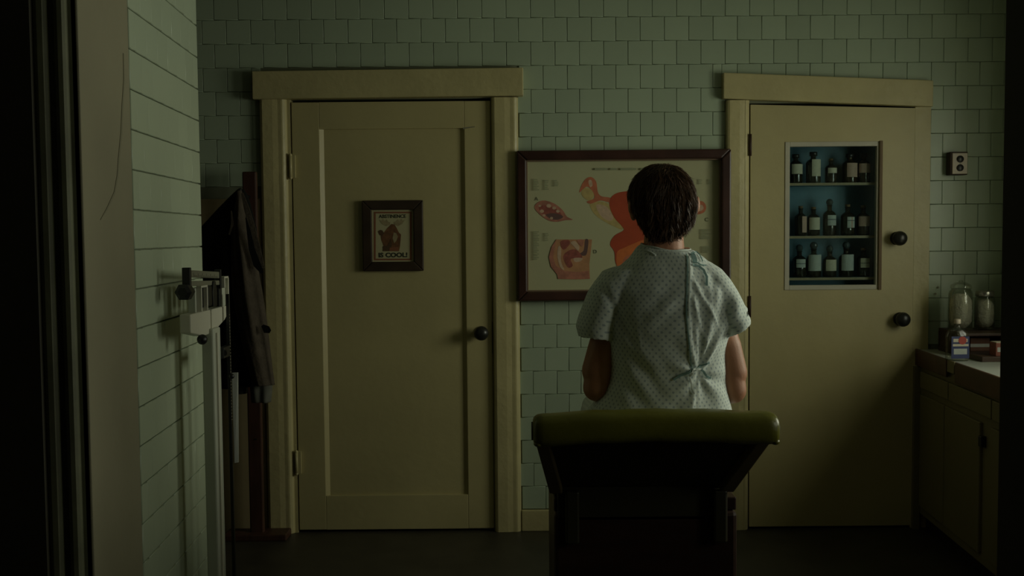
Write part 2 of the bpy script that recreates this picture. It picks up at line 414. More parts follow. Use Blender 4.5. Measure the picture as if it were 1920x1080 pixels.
d1 = empty('door_1', (-1.02, 4.745, 0), 'cream door with one long recessed panel and a black knob', 'door', kind='structure')
DX0, DX1, DZ0, DZ1 = -1.017, -0.093, 0.012, 2.022
PX0, PX1, PZ0, PZ1 = -0.888, -0.216, 0.175, 1.897
Yd = 4.736
MB().box((DX0, Yd, DZ0), (PX0, Yd + 0.036, DZ1)).build('stile', 'cream_paint', d1, bevel=0.003)
MB().box((PX1, Yd, DZ0), (DX1, Yd + 0.036, DZ1)).build('stile', 'cream_paint', d1, bevel=0.003)
MB().box((PX0, Yd, PZ1), (PX1, Yd + 0.036, DZ1)).build('rail', 'cream_paint', d1, bevel=0.0015)
MB().box((PX0, Yd, DZ0), (PX1, Yd + 0.036, PZ0)).build('rail', 'cream_paint', d1, bevel=0.0015)
pn = MB().box((PX0 + .006, Yd + 0.014, PZ0), (PX1 - .006, Yd + 0.030, PZ1)).build('panel', 'cream_paint', d1)
for xa, xb in ((PX0 - .001, PX0 + 0.018), (PX1 + .001, PX1 - 0.018)):
    MB().prism([(xa, Yd + .0005, PZ0), (xb, Yd + 0.014, PZ0), (xa, Yd + 0.014, PZ0)], (0, 0, PZ1 - PZ0)).build('panel_bead', 'cream_paint', d1)
MB().prism([(PX1 - 0.005, Yd - 0.001, PZ1 - .005), (PX1 + 0.050, Yd - 0.001, PZ1 + 0.004), (PX1 + 0.050, Yd - 0.001, PZ1 + 0.008), (PX1 - 0.005, Yd - 0.001, PZ1 + 0.002)], (0, 0.002, 0)).build('chipped_joint', 'crack', d1)
def hinge(parent, x, z, h, y=4.722):
    hb = MB().tube([(x, y, z - h / 2), (x, y, z + h / 2)], 0.0075, 12).build('hinge', 'cream_trim', parent, smooth=True)
    MB().box((x + 0.003, y - 0.001, z - h / 2), (x + 0.022, y + 0.013, z + h / 2)).build('hinge_leaf', 'cream_paint', hb, bevel=0.001)
    for zz in (z - h / 2, z + h / 2):
        MB().ball((x, y, zz), 0.0085, 10, 6).build('hinge_tip', 'cream_trim', hb, smooth=True)
for py in (312, 868):
    hinge(d1, -1.022, at(548, py, 4.72).z, 0.105)
def knob(parent, c, r=0.034):
    x, y, z = c
    k = MB().lathe([(0.010, 0.0), (0.030, 0.001), (0.031, 0.005), (0.014, 0.008), (0.012, 0.020), (0.018, 0.024), (r * .88, 0.032), (r, 0.042), (r * .97, 0.051), (r * .80, 0.061), (r * .45, 0.068), (0.004, 0.070)],
                   c, 'y', 28).build('door_knob', 'knob_black', parent, smooth=True)
    return k
p = at(902, 626, 4.67); knob(d1, (p.x, Yd, p.z))
MB().box((DX1 - 0.002, Yd - 0.002, p.z - 0.10), (DX1 + 0.0015, Yd + 0.012, p.z + 0.05)).build('lock_edge', 'black_iron', d1)

# small framed poster on door 1
def flat(parent, name, m, pts, Y, th=0.0006):
    """flat printed shape: pts are (x, z) in metres"""
    return MB().prism([(x, Y, z) for x, z in pts], (0, -th, 0)).build(name, m, parent)
def text(parent, name, m, body, x, z, Y, size, width=None, bold=0.0):
    cu = bpy.data.curves.new(name, 'FONT'); cu.body = body; cu.size = size; cu.align_x = 'CENTER'; cu.offset = bold; cu.extrude = 0.0003; cu.resolution_u = 3
    t = bpy.data.objects.new(name, cu); COL.objects.link(t); bpy.context.view_layer.update()
    me = bpy.data.meshes.new_from_object(t.evaluated_get(bpy.context.evaluated_depsgraph_get())); bpy.data.objects.remove(t)
    w = max(v.co.x for v in me.vertices) - min(v.co.x for v in me.vertices)
    sx = (width / w) if width else 1.0
    off = chain(parent)
    for v in me.vertices:
        a = v.co.copy(); v.co = Vector((x + a.x * sx, Y - a.z, z + a.y)) - off
    me.materials.clear(); me.materials.append(MATS[m])
    o = bpy.data.objects.new(name, me); COL.objects.link(o); o.parent = parent; return o
def picture_frame(parent, x0, x1, z0, z1, y0, y1, w, m, name='frame_bar', bevel=0.004):
    """four mitred bars; y0 = front, y1 = back"""
    for pts in ([(x0, z0), (x1, z0), (x1 - w, z0 + w), (x0 + w, z0 + w)], [(x0, z1), (x0 + w, z1 - w), (x1 - w, z1 - w), (x1, z1)],
                [(x0, z0), (x0 + w, z0 + w), (x0 + w, z1 - w), (x0, z1)], [(x1, z0), (x1, z1), (x1 - w, z1 - w), (x1 - w, z0 + w)]):
        MB().prism([(x, y0, z) for x, z in pts], (0, y1 - y0, 0)).build(name, m, parent, bevel=bevel)
Yp = Yd + 0.014
a, b = at(678, 376, 4.72), at(794, 508, 4.72)
sm = empty('framed_poster', ((a.x + b.x) / 2, Yp, b.z), 'small dark framed cartoon animal poster hung on the left door', 'poster')
picture_frame(sm, a.x, b.x, b.z, a.z, Yp - 0.024, Yp, 0.044, 'frame_wood_dark')
a2, b2 = at(694, 392, 4.735), at(776, 492, 4.735)
MB().box((a2.x, Yp - 0.012, b2.z), (b2.x, Yp - 0.004, a2.z)).build('paper', 'card', sm)
sm_frame = sm; sm = [c for c in sm.children if c.name.startswith('paper')][0]
Yq = Yp - 0.0121
def sp(px, py): q = at(px, py, 4.738); return (q.x, q.z)
for r in ([(701, 397), (772, 397), (772, 400), (701, 400)], [(701, 485), (772, 485), (772, 488), (701, 488)], [(701, 400), (704.5, 400), (704.5, 485), (701, 485)], [(768.5, 400), (772, 400), (772, 485), (768.5, 485)]):
    flat(sm, 'printed_border', 'print_border', [sp(*q) for q in r], Yq)
# generic moose figure: antlers, raised hand, body, muzzle
flat(sm, 'printed_antler', 'print_antler', [sp(*q) for q in [(731, 422), (724, 424), (716, 420), (711, 412), (716, 414), (718, 410), (722, 415), (725, 411), (728, 416), (732, 417)]], Yq)
flat(sm, 'printed_antler', 'print_antler', [sp(*q) for q in [(739, 420), (746, 424), (754, 420), (760, 411), (755, 414), (752, 410), (749, 415), (746, 411), (742, 416), (738, 416)]], Yq)
flat(sm, 'printed_body', 'print_brown', [sp(*q) for q in [(734, 420), (740, 421), (744, 428), (748, 436), (752, 440), (751, 452), (750, 462), (748, 471), (718, 471), (719, 460), (715, 450), (714, 442), (720, 436), (726, 428)]], Yq)
flat(sm, 'printed_hand', 'print_brown_dark', [sp(*q) for q in [(709, 434), (713, 431), (717, 432), (720, 437), (717, 442), (712, 441)]], Yq - .0005)
flat(sm, 'printed_muzzle', 'print_antler', [sp(*q) for q in [(738, 436), (743, 437), (746, 444), (743, 452), (739, 456), (736, 447)]], Yq - .0007)
flat(sm, 'printed_shadow', 'print_brown_dark', [sp(*q) for q in [(718, 462), (727, 460), (733, 448), (735, 456), (733, 471), (718, 471)]], Yq - .0007)
flat(sm, 'printed_feet', 'print_border', [sp(*q) for q in [(731, 464), (747, 463), (748, 471), (730, 471)]], Yq - .0009)
q = at(736, 408.5, 4.738); text(sm, 'printed_word', 'ink', 'ABSTINENCE', q.x, q.z, Yq - .0004, 0.022, at(761, 400, 4.738).x - at(710, 400, 4.738).x, 0.0006)
q = at(737, 482, 4.738); text(sm, 'printed_word', 'ink', 'IS COOL!', q.x, q.z, Yq - .0004, 0.029, at(764, 400, 4.738).x - at(710, 400, 4.738).x, 0.0012)

# ------------------------------------------------------------------ anatomy chart between the doors
a, b = at(969, 283, 4.70), at(1369, 561, 4.70)
X0, X1, ZB, ZT = a.x, b.x, b.z, a.z
ch = empty('anatomy_chart', ((X0 + X1) / 2, FAR, ZB), 'large anatomy chart in a dark red wooden frame behind the seated person', 'poster')
picture_frame(ch, X0, X1, ZB, ZT, 4.680, 4.738, 0.044, 'frame_wood', bevel=0.007)
picture_frame(ch, X0 + .042, X1 - .042, ZB + .042, ZT - .042, 4.700, 4.738, 0.007, 'fillet', 'fillet_bar', bevel=0.001)
MB().box((X0 + .03, 4.722, ZB + .03), (X1 - .03, 4.736, ZT - .03)).build('paper', 'paper', ch)
ch = [c for c in ch.children if c.name.startswith('paper')][0]
YC = 4.7219
def cz(px, py): q = at(px, py, 4.72); return (q.x, q.z)
def smooth_poly(pts, n=4):
    out = []; m = len(pts)
    for i in range(m):
        p0, p1, p2, p3 = [pts[(i + k - 1) % m] for k in range(4)]
        for j in range(n):
            t = j / n
            out.append(tuple(0.5 * (2 * p1[c] + (p2[c] - p0[c]) * t + (2 * p0[c] - 5 * p1[c] + 4 * p2[c] - p3[c]) * t * t + (3 * p1[c] - p0[c] - 3 * p2[c] + p3[c]) * t ** 3) for c in (0, 1)))
    return out
lay = [0]
def art(name, m, pts, smooth=True, mirror=False):
    lay[0] += 1
    P = smooth_poly(pts) if smooth else pts
    flat(ch, name, m, [cz(*q) for q in P], YC - 0.00012 * lay[0], 0.0003)
    if mirror: flat(ch, name, m, [cz(2 * 1187 - q[0], q[1]) for q in P], YC - 0.00012 * lay[0], 0.0003)
art('printed_ligament', 'print_yellow', [(1106, 380), (1125, 378), (1143, 384), (1160, 410), (1168, 430), (1150, 424), (1128, 412), (1112, 398)], mirror=True)
art('printed_ligament_pale', 'print_pale', [(1118, 384), (1138, 388), (1150, 408), (1142, 414), (1126, 404)], mirror=True)
art('printed_ovary', 'print_yellow', [(1090, 360), (1098, 352), (1110, 356), (1114, 366), (1106, 376), (1094, 370)], mirror=True)
art('printed_tube', 'print_salmon', [(1086, 361), (1091, 346), (1099, 335), (1109, 332), (1118, 341), (1121, 360), (1128, 368), (1145, 371), (1146, 380), (1126, 376), (1108, 382), (1100, 378), (1114, 372), (1112, 360), (1102, 350), (1094, 354)], mirror=True)
art('printed_tube_mouth', 'print_pale', [(1104, 338), (1109, 338), (1111, 347), (1107, 351), (1104, 345)], mirror=True)
art('printed_uterus', 'print_red', [(1143, 386), (1146, 370), (1160, 361), (1187, 358), (1214, 361), (1228, 370), (1231, 386), (1222, 408), (1208, 424), (1204, 432), (1222, 442), (1230, 458), (1222, 472), (1214, 500), (1160, 500), (1152, 472), (1144, 458), (1152, 442), (1169, 432), (1166, 424), (1152, 408)])
art('printed_canal', 'print_orange', [(1156, 476), (1172, 464), (1190, 456), (1206, 450), (1222, 452), (1216, 480), (1208, 520), (1164, 520)])
art('printed_canal_pale', 'print_salmon', [(1168, 488), (1190, 476), (1206, 480), (1204, 540), (1170, 540)])
# ovary section, left
art('printed_section', 'print_pink', [(1002, 389), (1009, 379), (1022, 376), (1040, 382), (1055, 394), (1063, 406), (1074, 412), (1060, 413), (1044, 416), (1028, 413), (1012, 402)])
art('printed_section_core', 'print_rose', [(1010, 389), (1022, 385), (1042, 391), (1054, 404), (1048, 411), (1030, 408), (1016, 400)])
art('printed_section_dark', 'print_plum', [(1024, 402), (1042, 400), (1056, 406), (1046, 412), (1032, 410)])
for x, y, r in [(1016, 396, 4), (1029, 386, 4.5), (1039, 390, 3.5), (1046, 396, 3.5), (1020, 404, 3), (1034, 409, 3), (1012, 386, 2.6)]:
    art('printed_follicle', 'print_pale', [(x + r * math.cos(t), y + r * .8 * math.sin(t)) for t in [k * PI / 3 for k in range(6)]])
# pelvis section, lower left
art('printed_pelvis', 'print_flesh', [(1043, 449), (1075, 449), (1110, 449), (1108, 470), (1105, 495), (1106, 523), (1080, 524), (1046, 523), (1045, 515), (1033, 500), (1029, 482), (1034, 463)], smooth=False)
art('printed_pelvis_edge', 'print_pink', [(1043, 449), (1034, 463), (1029, 482), (1033, 500), (1045, 515), (1046, 523), (1106, 523), (1104, 508), (1080, 510), (1058, 508), (1042, 498), (1037, 482), (1040, 464)], smooth=False)
art('printed_bladder', 'print_plum', [(1097, 450), (1103, 450), (1102, 466), (1098, 479), (1084, 477), (1094, 470)])
art('printed_fold', 'print_rose', [(1056, 480), (1066, 470), (1080, 468), (1092, 482), (1082, 484), (1070, 486), (1074, 498), (1066, 502), (1060, 494)])
art('printed_fold_pale', 'print_pale', [(1076, 484), (1092, 484), (1088, 490), (1078, 491)])
art('printed_spine', 'print_pale', [(1047, 462), (1052, 466), (1052, 490), (1058, 506), (1050, 500), (1045, 480)])
art('printed_gut', 'print_rose', [(1052, 452), (1066, 450), (1068, 458), (1058, 468), (1052, 462)])
art('printed_gut_pale', 'print_pale', [(1070, 455), (1078, 452), (1086, 462), (1084, 470), (1076, 462)])
art('printed_bowel', 'print_pink', [(1082, 450), (1094, 450), (1092, 462), (1086, 458)])
# ovary at the right of the head
art('printed_section', 'print_salmon', [(1298, 388), (1306, 378), (1318, 378), (1324, 388), (1320, 398), (1308, 402), (1300, 398)])
art('printed_section_core', 'print_pale', [(1308, 386), (1316, 384), (1319, 391), (1313, 396), (1307, 393)])
# caption columns too small to read, printed as faint strips
for x0c, x1c, y0c, y1c in [(1000, 1012, 336, 358), (1021, 1029, 338, 356), (1039, 1047, 338, 348), (1000, 1011, 434, 488), (1022, 1029, 437, 452), (1310, 1318, 337, 344), (1328, 1335, 337, 346), (1314, 1334, 430, 446), (1316, 1334, 462, 474)]:
    y = y0c; k = 0
    while y < y1c:
        w = (x1c - x0c) * random.uniform(0.6, 1.0)
        lay[0] = 60; art('printed_caption', 'print_grey', [(x0c, y), (x0c + w, y), (x0c + w, y + 1.5), (x0c, y + 1.5)], False); y += 3.2
x = 1115
for w in (26, 3, 14, 5, 32, 6, 24, 4, 28, 20, 12):
    if w > 6 and x + w < 1260: art('printed_caption', 'print_grey', [(x, 315.5), (x + w - 2, 315.5), (x + w - 2, 319), (x, 319)], False)
    x += w
for ltr, px, py in (('A', 1006, 376), ('D', 1116, 475), ('C', 1325, 415)):
    q = at(px, py, 4.72); text(ch, 'printed_letter', 'print_dark', ltr, q.x, q.z, YC - 0.002, 0.024)

# ------------------------------------------------------------------ door 2 (medicine closet) with casing
def hz(x): return 2.018 - (x - 0.99) * 0.047          # the old head of this frame sags to the right
fr2 = empty('trim_4', (1.0, FAR, 0), 'cream casing around the medicine closet door', 'door frame', kind='structure')
casing_strip('casing_upright', 'cream_trim', fr2, 0.998, 1.106, 0, 2.012, True)
MB().box((1.8742, 4.7275, 0), (1.948, 4.75, 1.975)).build('casing_upright', 'cream_trim', fr2, bevel=0.0008)
MB().prism([(0.980, 4.70, hz(0.98)), (1.946, 4.70, hz(1.946)), (1.946, 4.70, hz(1.946) + .120), (0.980, 4.70, hz(.98) + .118)], (0, 0.05, 0)).build('header_board', 'cream_trim', fr2, bevel=0.004)
MB().box((1.098, 4.735, 0), (1.106, 4.80, 2.0)).build('jamb', 'cream_trim', fr2)

d2 = empty('door_2', (1.11, 4.74, 0), 'cream closet door with a glazed window and two black knobs', 'door', kind='structure')
GX0, GX1 = at(1470, 400, FAR).x, at(1646, 400, FAR).x
GZ0, GZ1 = at(1557, 543, FAR).z, at(1557, 266, FAR).z
Y2 = 4.728
def dtop(x): return hz(x) - 0.020 + max(0, (x - 1.11)) * 0.018
MB().prism([(1.112, Y2, 0.012), (GX0, Y2, 0.012), (GX0, Y2, dtop(GX0)), (1.112, Y2, dtop(1.112))], (0, .036, 0)).build('stile', 'cream_paint', d2)
MB().prism([(GX1, Y2, 0.012), (1.874, Y2, 0.012), (1.874, Y2, dtop(1.874)), (GX1, Y2, dtop(GX1))], (0, .036, 0)).build('stile', 'cream_paint', d2)
MB().prism([(GX0, Y2, GZ1), (GX1, Y2, GZ1), (GX1, Y2, dtop(GX1)), (GX0, Y2, dtop(GX0))], (0, .036, 0)).build('rail', 'cream_paint', d2)
MB().box((GX0, Y2, 0.012), (GX1, Y2 + .036, GZ0)).build('rail', 'cream_paint', d2)
bw = 0.022
MB().box((GX0, Y2 - .004, GZ0), (GX0 + bw, Y2 + .030, GZ1)).build('window_bead', 'white_trim', d2, bevel=0.002)
MB().box((GX1 - .010, Y2 + .004, GZ0), (GX1 - 0.0002, Y2 + .030, GZ1)).build('window_bead', 'white_trim', d2, bevel=0.002)
MB().box((GX0 + bw, Y2 - .004, GZ1 - bw), (GX1 - .010, Y2 + .030, GZ1)).build('window_bead', 'white_trim', d2, bevel=0.002)
MB().box((GX0 + bw, Y2 - .004, GZ0), (GX1 - .010, Y2 + .030, GZ0 + bw)).build('window_bead', 'white_trim', d2, bevel=0.002)
MB().box((GX1, Y2 - .006, GZ0 - .002), (GX1 + .014, Y2 + .001, GZ1 + .002)).build('window_edge_shade', 'brown_shade_cork', d2, bevel=0.001)  # brown strip standing in for the shadow of the right reveal
MB().box((GX0 + bw, Y2 + .018, GZ0 + bw), (GX1 - .010, Y2 + .021, GZ1 - bw)).build('pane', 'pane_glass', d2)
p = at(1691, 447, 4.66); knob(d2, (p.x, Y2, p.z))
p = at(1697, 600, 4.66); knob(d2, (p.x, Y2, p.z))
for py in (272, 575):
    z = at(1404, py, 4.72).z
    hb = MB().tube([(1.108, 4.716, z - .05), (1.108, 4.716, z + .05)], 0.007, 12).build('hinge', 'outlet_box', d2, smooth=True)

# closet behind the glass
cl = empty('medicine_closet', (1.5, 4.86, 0.95), 'blue lined shelf closet seen through the door glass', 'cabinet')
CX0, CX1, CY0, CY1, CZ0, CZ1 = 1.235, 1.745, 4.768, 4.905, 1.075, 1.87
MB().box((CX0, CY1, CZ0), (CX1, CY1 + .015, CZ1)).build('back_panel', 'cabinet_blue', cl)
MB().box((CX0 - .015, CY0, CZ0), (CX0, CY1 + .015, CZ1)).build('side_panel', 'cabinet_blue', cl)
MB().box((CX1, CY0, CZ0), (CX1 + .015, CY1 + .015, CZ1)).build('side_panel', 'cabinet_blue', cl)
MB().box((CX0 - .015, CY0, CZ0 - .015), (CX1 + .015, CY1 + .015, CZ0)).build('floor_panel', 'cabinet_blue', cl)
MB().box((CX0 - .015, CY0, CZ1), (CX1 + .015, CY1 + .015, CZ1 + .015)).build('top_panel', 'cabinet_blue', cl)
YB = 4.818
shelves = []
for py in (343, 442, 520):
    z = at(1557, py, 4.79).z
    sh_ = MB().box((CX0, 4.780, z - .012), (CX1, CY1, z)).build('shelf', 'cabinet_blue', cl)
    MB().box((CX0, 4.774, z - .012), (CX1, 4.780, z)).build('shelf_edge', 'shelf_edge', sh_)
    shelves.append(z)
def bottle(px, row, wpx, hpx, lab, lab0, lab1, labw, kind, neck, label, glassm='bottle_dark', laboff=0.0):
    z0 = shelves[row]; xc = at(px, 440, YB).x
    k = 4.8 / FPX; r = wpx / 2 * k; h = hpx * k
    t = empty('medicine_bottle', (xc, YB, z0), label, 'bottle', 'bottles in the medicine closet')
    sh = h * 0.70 if neck > 0 else h * .9
    nr_ = r * 0.36
    MB().lathe([(r * .6, 0), (r * .95, .001), (r, .005), (r, sh * .92), (r * .93, sh * .98), (r * .70, sh * 1.06), (nr_, sh * 1.13), (nr_, h * .93), (nr_ * 1.25, h * .935), (nr_ * 1.25, h * .96), (.002, h * .96)],
               (xc, YB, z0), 'z', 20).build('bottle_body', glassm, t, smooth=True)
    if kind == 'ball': MB().ball((xc, YB, z0 + h * .96 + nr_ * 1.2), nr_ * 1.5, 12, 8).build('stopper', 'bottle_clear', t, smooth=True)
    elif kind == 'cork': MB().lathe([(nr_ * .9, h * .94), (nr_ * 1.1, h * 1.04), (.001, h * 1.04)], (xc, YB, z0), 'z', 14).build('stopper', 'brown_shade_cork', t, smooth=True)
    else: MB().lathe([(nr_ * 1.5, h * .88), (nr_ * 1.5, h * 1.0), (nr_ * 1.3, h * 1.01), (.001, h * 1.01)], (xc, YB, z0), 'z', 14).build('cap', 'knob_black', t, smooth=True)
    def patch(z_a, z_b, half, m, name, rr, par=None):
        n = 10; rings = []
        for q in range(n + 1):
            an = -PI / 2 + laboff - half + 2 * half * q / n
            c, s = math.cos(an), math.sin(an)
            rings.append([(xc + c * rr, YB + s * rr, z_a), (xc + c * rr, YB + s * rr, z_b), (xc + c * (rr - .0008), YB + s * (rr - .0008), z_b), (xc + c * (rr - .0008), YB + s * (rr - .0008), z_a)])
        return MB().loft(rings).build(name, m, par or t, smooth=False)
    lp = patch(z0 + h * lab0, z0 + h * lab1, labw, lab, 'label', r + .0008)
    return lp, patch, z0, h, r
BT = [(1491, 0, 25, 54, 'label_cream', .32, .66, 1.1, 'cap', 1, 'squat dark bottle with wide cream label at left of top closet shelf', 'bottle_dark', .25),
      (1524, 0, 27, 58, 'label_cream', .22, .76, .75, 'cap', 1, 'dark bottle with tall cream label, second on top closet shelf', 'bottle_dark', .3),
      (1557, 0, 21, 44, 'label_cream', .42, .64, 1.0, 'cork', 1, 'short slim bottle with narrow band label in middle of top closet shelf', 'bottle_dark', .2),
      (1592, 0, 27, 54, 'label_pink', .20, .68, .95, 'cap', 1, 'brown bottle with tall pink label on top closet shelf', 'bottle_amber', .3),
      (1618, 0, 24, 54, 'label_pink', .34, .66, 1.2, 'cap', 1, 'brown bottle with wide pinkish label at right of top closet shelf', 'bottle_amber', .2),
      (1501, 1, 22, 54, 'label_pink', .12, .68, .55, 'cork', 1, 'narrow dark bottle with upright pink strip label on middle closet shelf', 'bottle_dark', .55),
      (1525, 1, 23, 52, 'label_cream', .22, .66, 1.05, 'cork', 1, 'dark bottle with square cream label, second on middle closet shelf', 'bottle_dark', .1),
      (1555, 1, 24, 60, 'label_grey', .32, .64, .8, 'ball', 1, 'dark bottle with round stopper and two-part grey label on middle closet shelf', 'bottle_dark', .25),
      (1589, 1, 25, 56, 'label_grey', .26, .62, .7, 'cork', 1, 'dark bottle with narrow two-part label, fourth on middle closet shelf', 'bottle_dark', .35),
      (1618, 1, 24, 54, 'label_pink', .32, .66, 1.1, 'cork', 1, 'dark bottle with wide pink label at right of middle closet shelf', 'bottle_amber', .1),
      (1499, 2, 25, 52, 'label_grey', .36, .66, .75, 'ball', 1, 'round-shouldered bottle with small two-part label at left of bottom closet shelf', 'bottle_dark', .05),
      (1526, 2, 27, 56, 'label_grey', .22, .76, 1.1, 'ball', 1, 'dark bottle with large square grey label, second on bottom closet shelf', 'bottle_dark', .05),
      (1556, 2, 24, 50, 'label_cream', .24, .66, 1.0, 'ball', 1, 'dark bottle with cream label in middle of bottom closet shelf', 'bottle_dark', .15),
      (1587, 2, 27, 56, 'label_grey', .22, .76, 1.0, 'ball', 1, 'dark bottle with large grey label, fourth on bottom closet shelf', 'bottle_dark', .05),
      (1619, 2, 24, 52, 'label_cream', .34, .68, .8, 'cork', 1, 'dark bottle with small two-part label at right of bottom closet shelf', 'bottle_dark', .1)]
for i, bt in enumerate(BT):
    t, patch, z0, h, r = bottle(*bt)
    if i in (7, 8, 10, 14): patch(z0 + h * .49, z0 + h * .515, bt[7], 'print_line', 'label_stripe', r + .0014, t)
    if i in (8, 9, 5, 4): patch(z0 + h * bt[5], z0 + h * bt[6], .12, 'label_pink', 'label_edge', r + .0012, t)

# ------------------------------------------------------------------ outlet on the right
a, b = at(1781, 285, 4.70), at(1811, 328, 4.70)
ou = empty('wall_outlet', ((a.x + b.x) / 2, FAR, b.z), 'cream double outlet on a dark box above the counter', 'outlet')
MB().box((a.x - .002, 4.690, b.z), (b.x + .004, 4.736, a.z)).build('outlet_box', 'outlet_box', ou, bevel=0.003)
MB().box((a.x + .006, 4.684, b.z + .004), (b.x, 4.690, a.z - .006)).build('plate', 'outlet_plate', ou, bevel=0.002)
oup = [c for c in ou.children if c.name.startswith('plate')][0]
xm = (a.x + b.x) / 2 + .003
for dz in (0.020, -0.020):
    so = MB().lathe([(.016, 0), (.016, .004), (.014, .006), (.001, .006)], (xm, 4.684, (a.z + b.z) / 2 - .001 + dz), 'y', 20).build('socket', 'socket', oup, smooth=True)
MB().lathe([(.003, 0), (.003, .001), (.0005, .002)], (xm, 4.684, (a.z + b.z) / 2 - .001), 'y', 10).build('screw', 'screw', oup)

# ------------------------------------------------------------------ counter, base cabinet and what stands on it
CT = 0.848
def fx(Y): return 1.886 - 0.070 * (4.70 - Y)
ct = empty('countertop', (2.1, 3.6, CT), 'pale laminate counter top with a brown wooden edge along the right wall', 'counter')
MB().prism([(fx(4.73) + .012, 4.73, CT - .03), (fx(2.45) + .012, 2.45, CT - .03), (2.415, 2.45, CT - .03), (2.415, 4.73, CT - .03)], (0, 0, .03)).build('top', 'laminate', ct, bevel=0.002)
def edge(y0, y1, z0, z1, name='edge_strip', m='edge_wood', dx=0.0):
    MB().prism([(fx(y0) - dx, y0, z0), (fx(y1) - dx, y1, z0), (fx(y1) + .011, y1, z0), (fx(y0) + .011, y0, z0)], (0, 0, z1 - z0)).build(name, m, ct, bevel=0.003)
edge(4.73, 4.325, CT - .075, CT + .003)
edge(4.315, 4.235, CT - .050, CT + .003, 'edge_patch', 'cabinet_paint')
edge(4.225, 2.45, CT - .085, CT + .003)
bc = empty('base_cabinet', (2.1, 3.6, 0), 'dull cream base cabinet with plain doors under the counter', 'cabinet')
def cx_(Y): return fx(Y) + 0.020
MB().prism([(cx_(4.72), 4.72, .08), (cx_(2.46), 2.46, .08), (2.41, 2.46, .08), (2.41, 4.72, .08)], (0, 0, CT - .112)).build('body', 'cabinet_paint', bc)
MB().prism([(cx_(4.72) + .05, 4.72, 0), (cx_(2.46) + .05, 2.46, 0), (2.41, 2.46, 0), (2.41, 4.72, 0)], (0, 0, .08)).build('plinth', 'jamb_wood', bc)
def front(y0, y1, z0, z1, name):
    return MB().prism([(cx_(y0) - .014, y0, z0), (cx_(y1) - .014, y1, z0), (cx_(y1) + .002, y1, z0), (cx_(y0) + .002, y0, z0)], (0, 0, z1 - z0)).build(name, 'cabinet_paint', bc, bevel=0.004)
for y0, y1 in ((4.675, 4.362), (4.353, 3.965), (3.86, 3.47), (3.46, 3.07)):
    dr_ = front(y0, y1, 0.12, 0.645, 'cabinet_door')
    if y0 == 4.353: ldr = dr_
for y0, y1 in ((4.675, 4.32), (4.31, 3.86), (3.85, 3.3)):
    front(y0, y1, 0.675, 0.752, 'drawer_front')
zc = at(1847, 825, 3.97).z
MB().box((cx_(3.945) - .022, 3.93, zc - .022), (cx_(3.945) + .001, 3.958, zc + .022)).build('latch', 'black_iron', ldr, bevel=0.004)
# narrow dark filler between cabinet and far wall is the cabinet's own end stile
MB().prism([(cx_(4.735) - .03, 4.738, 0), (cx_(4.70) - .03, 4.70, 0), (cx_(4.70), 4.70, 0), (cx_(4.735), 4.738, 0)], (0, 0, CT - .08)).build('end_stile', 'cabinet_paint', bc)

rk = empty('wooden_rack', (2.15, 4.45, CT), 'low dark wooden rack on the counter holding the jars', 'rack')
RZ = CT + 0.105
MB().box((1.975, 4.24, CT), (2.40, 4.68, CT + .022)).build('bottom_board', 'rack_wood', rk, bevel=0.002)
MB().box((1.975, 4.40, RZ - .012), (2.40, 4.68, RZ)).build('shelf_board', 'rack_wood', rk, bevel=0.002)
for x in (1.977, 2.17, 2.384):
    MB().box((x, 4.42, CT + .022), (x + .012, 4.67, RZ - .012)).build('upright', 'rack_wood', rk, bevel=0.001)
MB().box((1.975, 4.672, CT + .022), (2.40, 4.68, RZ - .012)).build('back_board', 'rack_wood', rk)
def jar(xc, yc, z0, r, h, label, fill=0.8, lid='glass'):
    t = empty('glass_jar', (xc, yc, z0), label, 'jar', 'jars on the counter rack')
    MB().lathe([(r * .6, 0), (r * .96, .002), (r, .008), (r, h * .72), (r * .93, h * .78), (r * .80, h * .81), (r * .80, h * .83), (r * .76, h * .83), (r * .76, h * .80), (r * .92, h * .74), (r * .95, .01), (.002, .007)],
               (xc, yc, z0), 'z', 26).build('jar_body', 'jar_glass', t, smooth=True)
    cm = MB(); rings = []
    m = 10
    for k in range(m + 1):
        f = k / m; rr = r * .90 * (1 - (abs(f - .5) * 2) ** 5 * .5)
        rings.append([(xc + rr * (1 + .05 * math.sin(5 * a_ + k * 2.1)) * math.cos(a_), yc + rr * (1 + .05 * math.sin(5 * a_ + k * 2.1)) * math.sin(a_), z0 + .010 + f * h * .72 * fill) for a_ in [2 * PI * i / 22 for i in range(22)]])
    cm.loft(rings).build('cotton_filling', 'cotton', t, smooth=True)
    if lid == 'glass': MB().lathe([(r * .84, h * .83), (r * .88, h * .85), (r * .84, h * .90), (r * .5, h * .95), (r * .16, h * .965), (r * .20, h * .985), (.002, h)], (xc, yc, z0), 'z', 24).build('lid', 'jar_glass', t, smooth=True)
    else: MB().lathe([(r * .88, h * .82), (r * .90, h * .83), (r * .90, h * .93), (r * .85, h * .95), (.002, h * .95)], (xc, yc, z0), 'z', 24).build('lid', 'jar_metal', t, smooth=True)
    return t
jar(2.030, 4.575, RZ, 0.052, 0.225, 'tall glass jar of cotton with bulbous lid behind the blue label bottle', .95)
jar(2.140, 4.580, RZ, 0.044, 0.185, 'smaller glass jar of cotton in the middle of the rack', .95, 'metal')
jar(2.262, 4.560, RZ, 0.046, 0.235, 'pale glass jar half hidden by the right doorway jamb', .95, 'metal')
